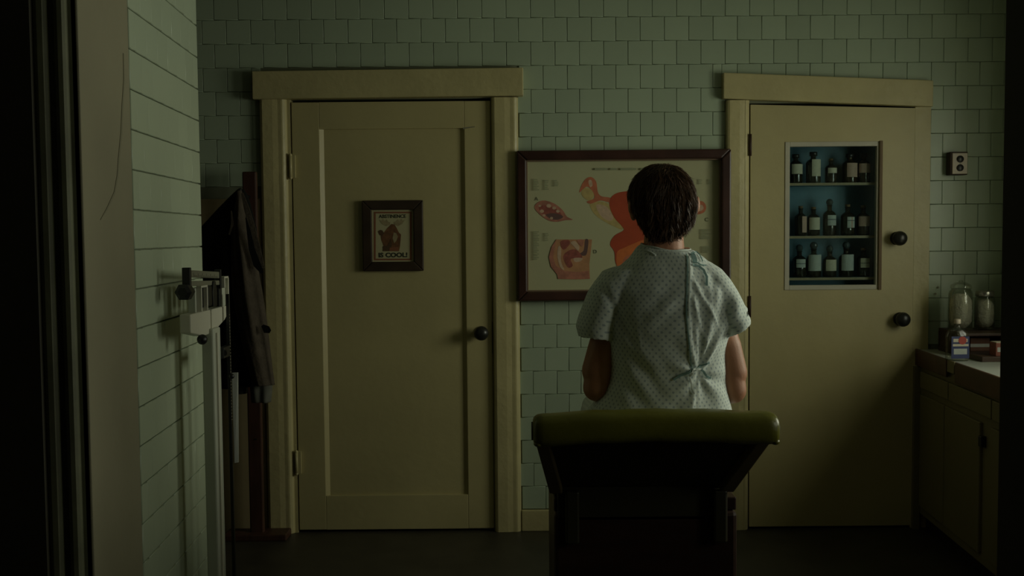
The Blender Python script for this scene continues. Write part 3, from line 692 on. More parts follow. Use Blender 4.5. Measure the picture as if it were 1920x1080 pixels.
# flat clear flask with blue label
fxc, fy = at(1795, 620, 4.30).x + 0.0, 4.30
fl = empty('alcohol_flask', (fxc, fy, CT), 'flat clear flask with blue and white label standing on the counter', 'bottle')
def srect(cx, cy, z, hx, hy, n=20, e=3.5):
    out = []
    for k in range(n):
        a_ = 2 * PI * k / n; c, s_ = math.cos(a_), math.sin(a_)
        out.append((cx + hx * math.copysign(abs(c) ** (2 / e), c), cy + hy * math.copysign(abs(s_) ** (2 / e), s_), z))
    return out
w2 = 0.046
MB().loft([srect(fxc, fy, CT + z, w2 * a_, .026 * a_) for z, a_ in ((0, .9), (.004, 1), (.10, 1), (.118, .96), (.132, .7), (.142, .36), (.146, .26), (.158, .25))]).build('flask_body', 'jar_glass', fl, smooth=True)
MB().lathe([(.013, .158), (.0135, .160), (.0135, .176), (.012, .178), (.001, .178)], (fxc, fy, CT), 'z', 18).build('cap', 'outlet_plate', fl, smooth=True)
lb = MB().box((fxc - .036, fy - .0275, CT + .012), (fxc + .040, fy - .0265, CT + .106)).build('label', 'label_blue', fl)
def lab(x0, x1, z0, z1, m, name='label_print'):
    MB().box((fxc + x0, fy - .0282, CT + z0), (fxc + x1, fy - .0275, CT + z1)).build(name, m, lb)
lab(-.028, .032, .082, .096, 'label_cream'); lab(-.030, .036, .064, .074, 'label_cream'); lab(-.026, .030, .030, .054, 'label_grey')
MB().lathe([(.017, 0), (.017, .0008), (.001, .0008)], (fxc + .010, fy - .0283, CT + .089), 'y', 20).build('label_oval', 'label_red', lb)
CR = CT + .022
for (x, y, w, d, h, m, lbl) in [(2.065, 4.50, .085, .09, .058, 'box_brown', 'small brown carton inside the rack under the tall jar'),
                                 (2.235, 4.50, .07, .09, .060, 'box_navy', 'small navy carton inside the rack beside the brown one')]:
    t = empty('small_carton', (x, y, CR), lbl, 'box', 'cartons on the counter')
    cb_ = MB().box((x - w / 2, y - d / 2, CR), (x + w / 2, y + d / 2, CR + h)).build('carton_body', m, t, bevel=0.0015)
    MB().box((x - w / 2 - .0006, y - d / 2 - .0006, CR + h * .3), (x + w / 2 + .0006, y - d / 2, CR + h * .55)).build('printed_band', 'label_grey', cb_)
t = empty('pill_box', (2.075, 4.29, CR), 'red carton with white top on the front of the rack by the jamb', 'box')
cb_ = MB().box((2.042, 4.26, CR), (2.108, 4.32, CR + .056)).build('carton_body', 'box_red', t, bevel=0.0015)
MB().box((2.045, 4.263, CR + .056), (2.105, 4.317, CR + .059)).build('lid_flap', 'label_cream', cb_)
MB().box((2.048, 4.2593, CR + .018), (2.102, 4.26, CR + .038)).build('printed_band', 'label_grey', cb_)
# two dark pits in the tiles beside the jars
for px, py in ((1759, 539), (1754, 551)):
    q = at(px, py, 4.733)
    MB().lathe([(.005, 0), (.005, .0008), (.001, .0010)], (q.x, 4.7335, q.z), 'y', 10).build('tile_chip', 'crack', wall_far)

# ------------------------------------------------------------------ beam scale by the left wall
sc = empty('beam_scale', (-0.93, 3.2, 0), 'white upright medical beam scale standing by the left tiled wall', 'scale')
# platform
MB().box((-0.99, 3.02, .02), (-0.66, 3.52, .07)).build('platform', 'enamel_dull', sc, bevel=0.012)
MB().box((-0.975, 3.035, .07), (-0.675, 3.505, .074)).build('platform_mat', 'black_iron', sc, bevel=0.002)
for x, y in ((-.96, 3.06), (-.69, 3.06), (-.96, 3.48), (-.69, 3.48)): MB().lathe([(.018, 0), (.02, .01), (.02, .02), (.001, .021)], (x, y, 0), 'z', 14).build('foot', 'black_iron', sc)
# column
MB().box((-0.972, 3.155, .07), (-0.935, 3.235, 1.115)).build('column', 'enamel_dull', sc, bevel=0.005)
MB().box((-0.9355, 3.180, .075), (-0.929, 3.192, 1.10)).build('column_groove', 'enamel', sc, bevel=0.001)
# long head box, beam parallel to the wall
bx0, bx1 = -0.982, -0.948
prof = [(2.98, 1.118), (3.10, 1.098), (3.20, 1.098), (3.335, 1.128), (3.36, 1.140), (3.36, 1.174), (2.98, 1.174)]
MB().prism([(bx0, y, z) for y, z in prof], (bx1 - bx0, 0, 0)).build('head_box', 'enamel', sc, bevel=0.004)
hbx = [c for c in sc.children if c.name.startswith('head_box')][0]
MB().prism([(bx1, y, z) for y, z in [(3.175, 1.10), (3.19, 1.10), (3.19, 1.173), (3.175, 1.173)]], (.004, 0, 0)).build('box_rib', 'enamel', hbx, bevel=0.001)
MB().ball((-0.945, 3.075, 1.090), .016, 14, 9).build('lock_knob', 'black_iron', hbx, smooth=True)
# frame on the box
MB().box((-.978, 3.05, 1.174), (-.955, 3.135, 1.248)).build('bracket', 'enamel_dull', sc, bevel=0.002)
for y0, y1, z0, z1 in ((3.062, 3.069, 1.176, 1.248), (3.120, 3.127, 1.176, 1.248), (3.062, 3.127, 1.248, 1.254)):
    MB().box((-.955, y0, z0), (-.940, y1, z1)).build('bracket_frame', 'enamel', sc, bevel=0.001)
MB().box((-.956, 3.066, 1.185), (-.950, 3.116, 1.246)).build('bracket_window', 'black_iron', sc)
MB().box((-.976, 3.315, 1.174), (-.950, 3.352, 1.245)).build('bracket', 'enamel_dull', sc, bevel=0.002)
for y0, y1, z0, z1 in ((3.312, 3.319, 1.235, 1.266), (3.355, 3.362, 1.176, 1.272), (3.312, 3.362, 1.266, 1.272)):
    MB().box((-.958, y0, z0), (-.940, y1, z1)).build('bracket_frame', 'enamel', sc, bevel=0.001)
# beams
MB().prism([(-.966, 3.0, 1.283), (-.966, 3.0, 1.304), (-.966, 3.30, 1.288), (-.966, 3.30, 1.267)], (.014, 0, 0)).build('upper_beam', 'steel', sc, bevel=0.002)
ub = [c for c in sc.children if c.name.startswith('upper_beam')][0]
MB().prism([(-.966, 3.01, 1.256), (-.966, 3.01, 1.271), (-.966, 3.31, 1.260), (-.966, 3.31, 1.245)], (.014, 0, 0)).build('lower_beam', 'steel', sc, bevel=0.002)
for k in range(24):
    MB().box((-.9521, 3.03 + k * .0105, 1.283 - k * .00056), (-.9515, 3.031 + k * .0105, 1.288 - k * .00056 + (.006 if k % 4 == 0 else 0))).build('beam_mark', 'black_iron', ub)
MB().box((-.974, 2.988, 1.235), (-.950, 3.004, 1.312)).build('end_post', 'black_iron', sc, bevel=0.002)
MB().box((-.968, 3.295, 1.200), (-.948, 3.308, 1.296)).build('end_post', 'black_iron', sc, bevel=0.002)
# hexagonal counterpoise and sliding weights
hexr = [(math.cos(PI / 3 * k), math.sin(PI / 3 * k)) for k in range(6)]
MB().loft([[(-.966 + .026 * f * c, y, 1.240 + .026 * f * s_) for c, s_ in hexr] for y, f in ((2.965, .55), (2.972, 1), (3.005, 1), (3.012, .6))]).build('counterpoise', 'black_iron', sc, bevel=0.001)
MB().box((-.975, 3.145, 1.185), (-.945, 3.190, 1.250)).build('poise', 'black_iron', sc, bevel=0.005)
MB().prism([(-.970, 3.205, 1.18), (-.970, 3.245, 1.18), (-.970, 3.250, 1.225), (-.970, 3.235, 1.262), (-.970, 3.215, 1.262), (-.970, 3.200, 1.225)], (.024, 0, 0)).build('poise', 'black_iron', sc, bevel=0.003)
MB().box((-.972, 3.262, 1.176), (-.944, 3.282, 1.235)).build('poise', 'black_iron', sc, bevel=0.003)
# height rod with blade
MB().box((-.936, 3.306, .10), (-.926, 3.318, 1.215)).build('height_rod', 'black_iron', sc, bevel=0.001)
hr_ = [c for c in sc.children if c.name.startswith('height_rod')][0]
for k in range(34): MB().box((-.9262, 3.307, .80 + k * .0105), (-.9256, 3.312, .802 + k * .0105)).build('rod_mark', 'tick', hr_)
MB().prism([(-.924, 3.312, .955), (-.906, 3.320, .955), (-.911, 3.320, .655), (-.922, 3.312, .655)], (0, .008, 0)).build('height_blade', 'steel_blade', sc, bevel=0.001)
MB().ball((-.922, 3.305, .945), .009, 10, 7).build('blade_pivot', 'black_iron', sc, smooth=True)
zc = at(415, 660, 3.27).z
MB().box((-.945, 3.235, zc - .018), (-.926, 3.318, zc + .018)).build('rod_clamp', 'black_iron', hr_, bevel=0.003)
MB().lathe([(.010, 0), (.010, .012), (.001, .013)], (-.926, 3.25, zc), 'y', 12).build('clamp_knob', 'black_iron', hr_)

# ------------------------------------------------------------------ coat on a wooden coat post
ps = empty('coat_post', (-1.20, 4.66, 0), 'reddish brown wooden coat post against the far wall', 'coat rack')
q0 = at(467, 322, 4.66)
MB().box((-1.228, 4.645, 0.02), (-1.164, 4.675, q0.z)).build('post', 'post_wood', ps, bevel=0.006)
MB().box((-1.34, 4.60, 0), (-1.05, 4.715, .03)).build('foot_board', 'post_wood', ps, bevel=0.005)
MB().tube([(-1.196, 4.650, 1.585), (-1.20, 4.58, 1.580), (-1.20, 4.515, 1.592), (-1.20, 4.500, 1.615)], .007, 10).build('hook', 'black_iron', ps, smooth=True)
MB().box((-1.197, 4.643, at(490, 825, 4.64).z), (-1.185, 4.645, at(490, 825, 4.64).z + .006)).build('screw_plate', 'screw', ps)
co = empty('hanging_coat', (-1.25, 4.48, 0.68), 'dark coat with its lit sleeve coloured grey-brown, hanging from the coat post', 'coat')
def garment(rows, folds, amp, seed, n=48, sub=6):
    """rows: (z, xl, xr, ycentre, halfdepth); lofted with hanging folds"""
    R = []
    for i in range(len(rows) - 1):
        for j in range(sub):
            t_ = j / sub; t_ = t_ * t_ * (3 - 2 * t_) * .5 + t_ * .5
            R.append([u + (v - u) * t_ for u, v in zip(rows[i], rows[i + 1])])
    R.append(list(rows[-1]))
    rings = []; H = rows[0][0] - rows[-1][0]
    for z, xl, xr, yc, hd in R:
        f = (rows[0][0] - z) / H; cx0 = (xl + xr) / 2; hw = (xr - xl) / 2; ring = []
        for k in range(n):
            a_ = 2 * PI * k / n
            d = 1 + amp * min(1, f * 3) * (math.sin(folds * a_ + seed + f * 1.5) + .5 * math.sin((folds + 4) * a_ + seed * 2 - f * 2.2))
            d2 = 1 + amp * .35 * noise.noise(Vector((math.cos(a_) * 2 + seed, math.sin(a_) * 2, z * 6)))
            ring.append((cx0 + hw * math.cos(a_) * d2, yc + hd * math.sin(a_) * d * d2, z))
        rings.append(ring)
    return rings
MB().loft(garment([(1.612, -1.216, -1.186, 4.52, .012), (1.585, -1.245, -1.170, 4.52, .030), (1.53, -1.300, -1.155, 4.52, .05), (1.44, -1.385, -1.140, 4.52, .07), (1.32, -1.44, -1.13, 4.52, .085),
                  (1.1, -1.46, -1.115, 4.52, .09), (.9, -1.46, -1.10, 4.52, .09), (.735, -1.455, -1.105, 4.52, .085)], 5, .22, 1.3)).build('coat_body', 'coat_black', co, smooth=True)
MB().loft(garment([(1.605, -1.206, -1.184, 4.47, .012), (1.55, -1.208, -1.172, 4.455, .022), (1.46, -1.222, -1.160, 4.440, .034), (1.33, -1.228, -1.122, 4.430, .045), (1.15, -1.222, -1.092, 4.425, .050),
                  (.95, -1.190, -1.070, 4.425, .048), (.80, -1.155, -1.052, 4.425, .045), (.752, -1.140, -1.046, 4.425, .043)], 4, .20, .4, 36)).build('sleeve', 'coat_lit', co, smooth=True)
# lapel strip, and dark strips painted for the shade inside the openings
def strip(pts_px, Y, w, name, m, th=.004):
    P = [at(x, y, Y) for x, y in pts_px]
    MB().ribbon([tuple(q) for q in P], [(0, -1, 0)] * len(P), w, th).build(name, m, co, smooth=False)
strip([(454, 362), (463, 392), (474, 430), (484, 468), (494, 503)], 4.385, [.010, .024, .026, .024, .012], 'lapel', 'coat_lit')
strip([(461, 408), (467, 436), (472, 466), (482, 496), (492, 512)], 4.378, [.004, .018, .026, .032, .012], 'slit_shade', 'coat_black', .002)
strip([(434, 395), (436, 420), (430, 440)], 4.40, [.004, .010, .006], 'collar_fold', 'coat_lit')
strip([(492, 610), (500, 618), (507, 622)], 4.375, [.012, .036, .014], 'pocket_gap_shade', 'coat_black', .002)  # dark strip standing in for shade in a gap of the sleeve
MB().loft(garment([(.80, -1.175, -1.075, 4.50, .03), (.74, -1.172, -1.072, 4.49, .034), (.665, -1.168, -1.080, 4.49, .034)], 3, .18, 2.2, 30)).build('shirt_tail', 'shirt_grey', co, smooth=True)
MB().loft(garment([(.80, -1.235, -1.185, 4.52, .03), (.70, -1.240, -1.195, 4.52, .03)], 3, .18, .7, 24)).build('lining', 'shirt_grey', co, smooth=True)

# ------------------------------------------------------------------ examination table
et = empty('exam_table', (0.385, 3.15, 0), 'olive vinyl examination table with a raised headrest under the seated person', 'exam table')
# headrest roll
rings = []
xs = [(.050, .35), (.052, .66), (.056, .84), (.064, .95), (.080, 1.0)] + [(.10 + k * .0545, 1.0) for k in range(11)] + [(.660, 1.0), (.676, .95), (.684, .84), (.688, .66), (.690, .35)]
for x, f in xs:
    u = (x - .371) / .325; zc_ = .900 - .012 * u * u
    ring = []
    for k in range(28):
        a_ = 2 * PI * k / 28; c, s_ = math.cos(a_), math.sin(a_); e = .72
        ring.append((x, 2.625 + .050 * f * math.copysign(abs(c) ** e, c), zc_ + .042 * f * math.copysign(abs(s_) ** e, s_) + .0015 * math.sin(x * 40)))
    rings.append(ring)
roll = MB().loft(rings).build('headrest_roll', 'vinyl', et, smooth=True)
for x in (.0515, .6885):
    MB().lathe([(.024, -.004), (.024, .002), (.020, .004), (.002, .004)], (x, 2.625, .888), 'x', 20).build('roll_end_cap', 'vinyl_dark', roll, smooth=True)
for x, s_ in ((.064, -1), (.678, 1)):
    MB().ball((x, 2.60, .860), (.012, .016, .009), 12, 8).build('roll_pleat', 'vinyl', roll, smooth=True)
# reclined back: board, side rails, upper cushion
T, Bm = Vector((0, 2.645, .868)), Vector((0, 2.915, .655)); dn = Vector((0, (T.z - Bm.z), (Bm.y - T.y))).normalized()   # towards the sitter
def slab(xt0, xt1, xb0, xb1, off0, off1, name, m, bev=0.004):
    P = [(xt0, T), (xt1, T), (xb1, Bm), (xb0, Bm)]
    return MB().prism([Vector((x, q.y, q.z)) + dn * off0 for x, q in P], dn * (off1 - off0)).build(name, m, et, bevel=bev)
slab(.085, .655, .135, .605, .012, .030, 'back_board', 'vinyl_dark')
slab(.056, .090, .104, .142, -.010, .030, 'side_rail', 'rail_wood')
slab(.650, .686, .598, .640, -.010, .030, 'side_rail', 'rail_wood')
slab(.058, .684, .106, .636, .031, .049, 'back_cushion', 'vinyl', .006)
# seat
MB().box((.128, 2.930, .560), (.612, 2.962, .700)).build('apron', 'vinyl_dark', et, bevel=0.004)
MB().box((.105, 2.965, .625), (.64, 3.46, .705)).build('seat_cushion', 'vinyl', et, bevel=0.02, seg=3)
MB().box((.118, 2.945, .585), (.655, 3.45, .624)).build('seat_frame', 'table_wood', et, bevel=0.004)
MB().box((.118, 2.93, .08), (.655, 3.40, .584)).build('cabinet_body', 'table_wood', et, bevel=0.012)
MB().box((.15, 2.96, .0), (.62, 3.36, .08)).build('plinth', 'table_wood', et, bevel=0.004)
MB().box((.16, 3.401, .15), (.38, 3.415, .55)).build('cabinet_door', 'table_wood', et, bevel=0.004)
MB().box((.39, 3.401, .15), (.61, 3.415, .55)).build('cabinet_door', 'table_wood', et, bevel=0.004)
for x in (.17, .60): MB().box((x - .02, 2.90, .50), (x + .02, 2.955, .655)).build('hinge_block', 'vinyl_dark', et, bevel=0.006)

# ------------------------------------------------------------------ seated person
pe = empty('person', (0.45, 3.05, 0.705), 'person in a patterned hospital gown seated on the table, seen from behind', 'person')
def remesh_build(mb, name, m, parent, voxel, smooth_it, smooth_f=0.5, post=None):
    me = bpy.data.meshes.new(name); me.from_pydata(mb.v, [], mb.f)
    bm = bmesh.new(); bm.from_mesh(me); bmesh.ops.recalc_face_normals(bm, faces=bm.faces); bm.to_mesh(me); bm.free()
    t_ = bpy.data.objects.new('tmp', me); COL.objects.link(t_)
    r = t_.modifiers.new('r', 'REMESH'); r.mode = 'VOXEL'; r.voxel_size = voxel
    if smooth_it:
        s_ = t_.modifiers.new('s', 'SMOOTH'); s_.iterations = smooth_it; s_.factor = smooth_f
    bpy.context.view_layer.update()
    out = bpy.data.meshes.new_from_object(t_.evaluated_get(bpy.context.evaluated_depsgraph_get()))
    bpy.data.objects.remove(t_)
    if post: post(out)
    off = chain(parent)
    for v in out.vertices: v.co -= off
    for p_ in out.polygons: p_.use_smooth = True
    out.materials.clear(); out.materials.append(MATS[m]); out.name = name
    o = bpy.data.objects.new(name, out); COL.objects.link(o); o.parent = parent; return o
def sring(xl, xr, yb, yf, zl, zr, n=40, e=2.3):
    """horizontal super-elliptic ring; its height runs from zl at the left to zr at the right"""
    cx0, cy0, hx, hy = (xl + xr) / 2, (yb + yf) / 2, (xr - xl) / 2, (yf - yb) / 2; out = []
    for k in range(n):
        a_ = 2 * PI * k / n; c, s_ = math.cos(a_), math.sin(a_)
        X = hx * math.copysign(abs(c) ** (2 / e), c); Y_ = hy * math.copysign(abs(s_) ** (2 / e), s_)
        out.append((cx0 + X, cy0 + Y_, zl + (zr - zl) * (X / hx * .5 + .5)))
    return out
def limb(mb, p0, p1, r0, r1, n=14, m=6):
    p0, p1 = Vector(p0), Vector(p1); d = (p1 - p0); L_ = d.length; t = d / L_
    pts, rr = [], []
    for k in range(4): a_ = PI / 2 * (1 - k / 4); pts.append(p0 - t * r0 * math.sin(a_)); rr.append(max(r0 * math.cos(a_), .001))
    for k in range(m + 1): f = k / m; pts.append(p0 + d * f); rr.append(r0 + (r1 - r0) * f)
    for k in range(1, 5): a_ = PI / 2 * k / 4; pts.append(p1 + t * r1 * math.sin(a_)); rr.append(max(r1 * math.cos(a_), .001))
    mb.tube(pts, rr, n)

body = MB()
HC = Vector((.446, 3.005, 1.49)); hrot = Matrix.Rotation(math.radians(-9), 3, 'Z') @ Matrix.Rotation(math.radians(-7), 3, 'X')
def hp(x, y, z): return HC + hrot @ Vector((x, y, z))
def hball(c, r):
    o = len(body.v); body.ball((0, 0, 0), r, 20, 14)
    for i in range(o, len(body.v)): body.v[i] = tuple(HC + hrot @ (Vector(body.v[i]) + Vector(c)))
hball((0, 0, .012), (.076, .096, .090)); hball((0, .030, -.045), (.060, .064, .070)); hball((0, .052, -.085), (.036, .040, .032)); hball((0, -.02, -.03), (.066, .075, .06))
hball((0, .098, -.025), (.011, .022, .024)); hball((0, .106, -.036), (.015, .014, .010)); hball((0, .085, -.068), (.024, .016, .008)); hball((0, .083, .008), (.055, .014, .010))
for s_ in (-1, 1):
    hball((s_ * .084, -.004, -.020), (.012, .021, .034)); hball((s_ * (.102 if s_ > 0 else .092), -.016, -.008), (.008, .021, .027)); hball((s_ * .040, .058, -.035), (.026, .026, .022))
limb(body, (.453, 3.02, 1.26), (.450, 3.00, 1.42), .068, .056, 20)
limb(body, (.453, 2.985, 1.30), (.37, 2.985, 1.275), .050, .045); limb(body, (.453, 2.985, 1.30), (.545, 2.985, 1.275), .052, .045)
body.loft([sring(.452 - w, .452 + w, yb, yf, z, z) for z, w, yb, yf in ((.712, .12, 2.95, 3.15), (.74, .165, 2.92, 3.18), (.82, .17, 2.90, 3.17), (.95, .15, 2.90, 3.11), (1.10, .165, 2.89, 3.11), (1.20, .165, 2.885, 3.11), (1.27, .13, 2.91, 3.09), (1.31, .08, 2.94, 3.06))])
AL = dict(sh=(.300, 2.99, 1.235), el=(.247, 2.985, .945), wr=(.335, 3.215, .885), kn=(.36, 3.29, .885))
AR = dict(sh=(.605, 2.99, 1.235), el=(.653, 2.985, .935), wr=(.570, 3.215, .885), kn=(.545, 3.29, .885))
for A_, s_ in ((AL, 1), (AR, -1)):
    limb(body, Vector(A_['sh']) + Vector((0, .01, -.02)), A_['el'], .047, .040, 18)
    mid = Vector(A_['sh']).lerp(Vector(A_['el']), .55); limb(body, mid, Vector(A_['el']) + Vector((0, .004, .05)), .0445, .043, 18)
    fm = Vector(A_['el']).lerp(Vector(A_['wr']), .3); limb(body, A_['el'], fm, .040, .040, 16); limb(body, fm, A_['wr'], .040, .026, 16)
    w_, k_ = Vector(A_['wr']), Vector(A_['kn']); ax = (k_ - w_).normalized(); sd = Vector((ax.y, -ax.x, 0)) * s_        # sd: towards the thumb side
    for q in (-.022, 0, .022): limb(body, w_ + sd * q * .6, k_ + sd * q, .017, .014, 10)
    for q, ln in ((.030, .072), (.010, .080), (-.011, .075), (-.031, .058)):
        b0 = k_ + sd * q; b1 = b0 + ax * ln * .5 + Vector((0, 0, -.006)); b2 = b1 + ax * ln * .5 + Vector((0, 0, -.020))
        limb(body, b0, b1, .0092, .0086, 8); limb(body, b1, b2, .0086, .0072, 8)
    th0 = w_ + ax * .020 + sd * .020; th1 = th0 + ax * .035 + sd * .030 + Vector((0, 0, -.006)); th2 = th1 + ax * .030 + sd * .006 + Vector((0, 0, -.008))
    limb(body, th0, th1, .014, .0105, 8); limb(body, th1, th2, .0105, .0085, 8)
for s_ in (-1, 1):
    hip, kn, an = Vector((.45 + s_ * .085, 3.05, .795)), Vector((.45 + s_ * .10, 3.50, .785)), Vector((.45 + s_ * .10, 3.56, .36))
    limb(body, hip, kn, .080, .058, 18); limb(body, kn, kn.lerp(an, .35), .055, .056, 18); limb(body, kn.lerp(an, .35), an, .056, .036, 18)
    limb(body, an, an + Vector((0, -.03, -.05)), .036, .034, 12); limb(body, an + Vector((0, -.02, -.05)), an + Vector((s_ * .012, .15, -.085)), .034, .026, 12)
    for q in range(5): limb(body, an + Vector((s_ * .012 + (q - 2) * .015, .145, -.085)), an + Vector((s_ * .012 + (q - 2) * .017, .188 - abs(q - (1 if s_ > 0 else 3)) * .008, -.093)), .010, .008, 8)
bod = remesh_build(body, 'body', 'skin', pe, .0045, 5)
for s_ in (-1, 1):
    c = hp(s_ * .031, .084, -.010); MB().ball(tuple(c), .0115, 14, 10).build('eye', 'eye_white', bod, smooth=True)
    c = hp(s_ * .031, .0935, -.010); MB().ball(tuple(c), (.005, .003, .005), 10, 8).build('iris', 'iris', bod, smooth=True)
c = hp(0, .100, -.068); MB().ball(tuple(c), (.020, .006, .006), 14, 8).build('lips', 'lip', bod, smooth=True)

# hair: a shaped cap plus a few thousand short strands
HR = [(1.603, .432, .456, 2.985, 3.01), (1.599, .415, .474, 2.965, 3.03), (1.590, .397, .492, 2.94, 3.055), (1.572, .374, .513, 2.912, 3.085), (1.545, .356, .530, 2.892, 3.105), (1.515, .348, .538, 2.883, 3.108),
      (1.485, .354, .536, 2.884, 3.05), (1.455, .363, .533, 2.892, 3.02), (1.430, .375, .526, 2.905, 3.00), (1.412, .385, .511, 2.918, 2.99), (1.398, .393, .494, 2.930, 2.985), (1.388, .402, .477, 2.937, 2.98), (1.380, .414, .463, 2.942, 2.978)]
hm = MB().loft([sring(xl, xr, yb, yf, z, z, 36, 2.15) for z, xl, xr, yb, yf in HR])
# clumped surface
def clump(me):
    for v in me.vertices:
        p_ = v.co; d = Vector((p_.x - .445, p_.y - 2.99, p_.z - 1.49)); a_ = math.atan2(d.x, -d.y)
        k_ = noise.noise(Vector((a_ * 7, p_.z * 9, 3.0))) * .0045 + noise.noise(Vector((a_ * 16, p_.z * 14, 9.0))) * .002
        v.co = p_ + d.normalized() * k_
hair = remesh_build(hm, 'hair', 'hair', pe, .005, 3, .5, clump)
off = pe.matrix_world.translation
hv = [v.co + off for v in hair.data.vertices]; hf = [tuple(p_.vertices) for p_ in hair.data.polygons]
bvh = BVHTree.FromPolygons(hv, hf)
crown = Vector((.452, 2.965, 1.62))
sv, sf = [], []
rnd = random.Random(11)
polys = [p_ for p_ in hair.data.polygons]
for s_i in range(5700):
    p_ = polys[rnd.randrange(len(polys))]; c = p_.center + off; nrm = p_.normal
    if c.y > 3.07 and c.z < 1.54: continue
    if c.z < 1.40 and rnd.random() < .3: continue
    fl_ = (c - crown) + Vector((rnd.uniform(-.03, .03) + (.02 if c.x > .47 else 0), rnd.uniform(-.03, .03), -.03)); fl_ = fl_ - nrm * fl_.dot(nrm)
    if fl_.length < 1e-4: continue
    fl_.normalize(); L_ = rnd.uniform(.022, .045); w_ = rnd.uniform(.0007, .0014)
    lock = s_i >= 5200
    if lock:
        if c.z > 1.50 and rnd.random() < .6: continue
        w_ = rnd.uniform(.0022, .0042); L_ = rnd.uniform(.026, .046)
    side = nrm.cross(fl_).normalized(); lift = rnd.uniform(.001, .004); curl = rnd.uniform(-.006, .006)
    tipout = rnd.uniform(0, .004) + (.006 * rnd.random() if (c.x > .50 and c.z < 1.46) else 0)
    if lock: tipout = rnd.uniform(.002, .007) + (.005 if c.z < 1.44 else 0)
    pts = []
    for q in range(5):
        t_ = q / 4; x_ = c + fl_ * L_ * t_ + side * curl * t_ * t_
        loc, n2, _, dist = bvh.find_nearest(x_)
        base = loc if t_ < 1.0 else x_.lerp(loc, .6)
        pts.append(base + n2 * (.0008 + lift * math.sin(t_ * 2.6) + tipout * t_ * t_))
    o_ = len(sv)
    for q, x_ in enumerate(pts):
        ww = w_ * (1 - (q / 4) ** 2 * .9); sv += [x_ - side * ww, x_ + side * ww, x_ + nrm * ww * .8]
    for q in range(4):
        b_ = o_ + q * 3
        for i in range(3):
            j = (i + 1) % 3; sf.append((b_ + i, b_ + j, b_ + 3 + j, b_ + 3 + i))
    sf.append((o_, o_ + 1, o_ + 2)); sf.append((o_ + 12, o_ + 14, o_ + 13))
me = bpy.data.meshes.new('hair_strands'); me.from_pydata([tuple(v - off) for v in sv], [], sf); me.materials.append(MATS['hair_strand'])
ho = bpy.data.objects.new('hair_strands', me); COL.objects.link(ho); ho.parent = hair; ho['kind'] = 'stuff'

# gown: torso, sleeves with hollow hems, lap
g = MB()
TR = [(.712, .185, .70, 2.955, 3.22), (.76, .190, .69, 2.895, 3.20), (.83, .205, .665, 2.855, 3.18), (.875, .226, .650, 2.853, 3.16), (.905, .246, .643, 2.858, 3.14), (.935, .266, .636, 2.862, 3.13), (.97, .281, .631, 2.866, 3.125), (1.01, .286, .629, 2.866, 3.12), (1.06, .281, .634, 2.860, 3.13),
      (1.12, .277, .643, 2.852, 3.135), (1.18, .268, .650, 2.847, 3.14), (1.235, .266, .648, 2.850, 3.13), (1.275, .288, .620, 2.862, 3.11), (1.305, .318, .592, 2.880, 3.095), (1.328, .346, .566, 2.897, 3.08), (1.348, .370, .540, 2.912, 3.065)]
rings = [sring(xl, xr, yb, yf, z, z, 48, 2.35) for z, xl, xr, yb, yf in TR]
rings = rings[:-1]
for xl, xr, yb, yf, zl, zr, e_ in [(.364, .544, 2.908, 3.07, 1.354, 1.343, 2.2), (.374, .535, 2.918, 3.062, 1.366, 1.352, 2.1), (.383, .526, 2.928, 3.055, 1.369, 1.354, 2.0), (.391, .518, 2.936, 3.048, 1.364, 1.350, 2.0), (.392, .517, 2.938, 3.046, 1.322, 1.322, 2.0)]:
    rg_ = sring(xl, xr, yb, yf, zl, zr, 48, e_); ym_ = (yb + yf) / 2
    rings.append([(x, y, z - .010 * max(0, (ym_ - y) / (ym_ - yb)) ** 1.5) for x, y, z in rg_])
g.loft(rings)
def sleeve(R_):
    rg = [sring(xl, xr, yb, yf, zl, zr, 32, 2.1) for xl, zl, xr, zr, yb, yf in R_]
    xl, zl, xr, zr, yb, yf = R_[-1]
    rg.append(sring(xl + .008, xr - .008, yb + .008, yf - .008, zl + .003, zr + .003, 32, 2.1)); rg.append(sring(xl + .010, xr - .010, yb + .010, yf - .010, zl + .05, zr + .05, 32, 2.1))
    g.loft(rg)
sleeve([(.300, 1.305, .40, 1.31, 2.93, 3.06), (.264, 1.292, .40, 1.30, 2.905, 3.075), (.240, 1.262, .38, 1.27, 2.89, 3.085), (.222, 1.232, .37, 1.24, 2.885, 3.09), (.207, 1.192, .34, 1.20, 2.885, 3.09), (.195, 1.158, .315, 1.165, 2.89, 3.09), (.188, 1.130, .300, 1.125, 2.895, 3.09), (.197, 1.098, .293, 1.086, 2.90, 3.08)])
sleeve([(.50, 1.32, .585, 1.318, 2.93, 3.06), (.50, 1.31, .618, 1.296, 2.905, 3.075), (.53, 1.28, .642, 1.265, 2.89, 3.085), (.55, 1.24, .661, 1.233, 2.885, 3.09), (.57, 1.20, .676, 1.200, 2.885, 3.09), (.59, 1.165, .689, 1.170, 2.888, 3.09), (.605, 1.125, .699, 1.148, 2.892, 3.09), (.622, 1.088, .700, 1.134, 2.90, 3.08)])
g.loft([[(cx_0 + hw * math.copysign(abs(math.cos(a_)) ** .8, math.cos(a_)), y, .80 + hh * math.copysign(abs(math.sin(a_)) ** .8, math.sin(a_))) for a_ in [2 * PI * k / 36 for k in range(36)]]
        for y, cx_0, hw, hh in ((3.02, .45, .235, .085), (3.12, .45, .235, .092), (3.25, .45, .230, .088), (3.38, .45, .222, .080), (3.50, .45, .21, .072), (3.555, .45, .20, .066))])
TIE = Vector((.533, 0, .998)); TOPT = Vector((.541, 0, 1.327))
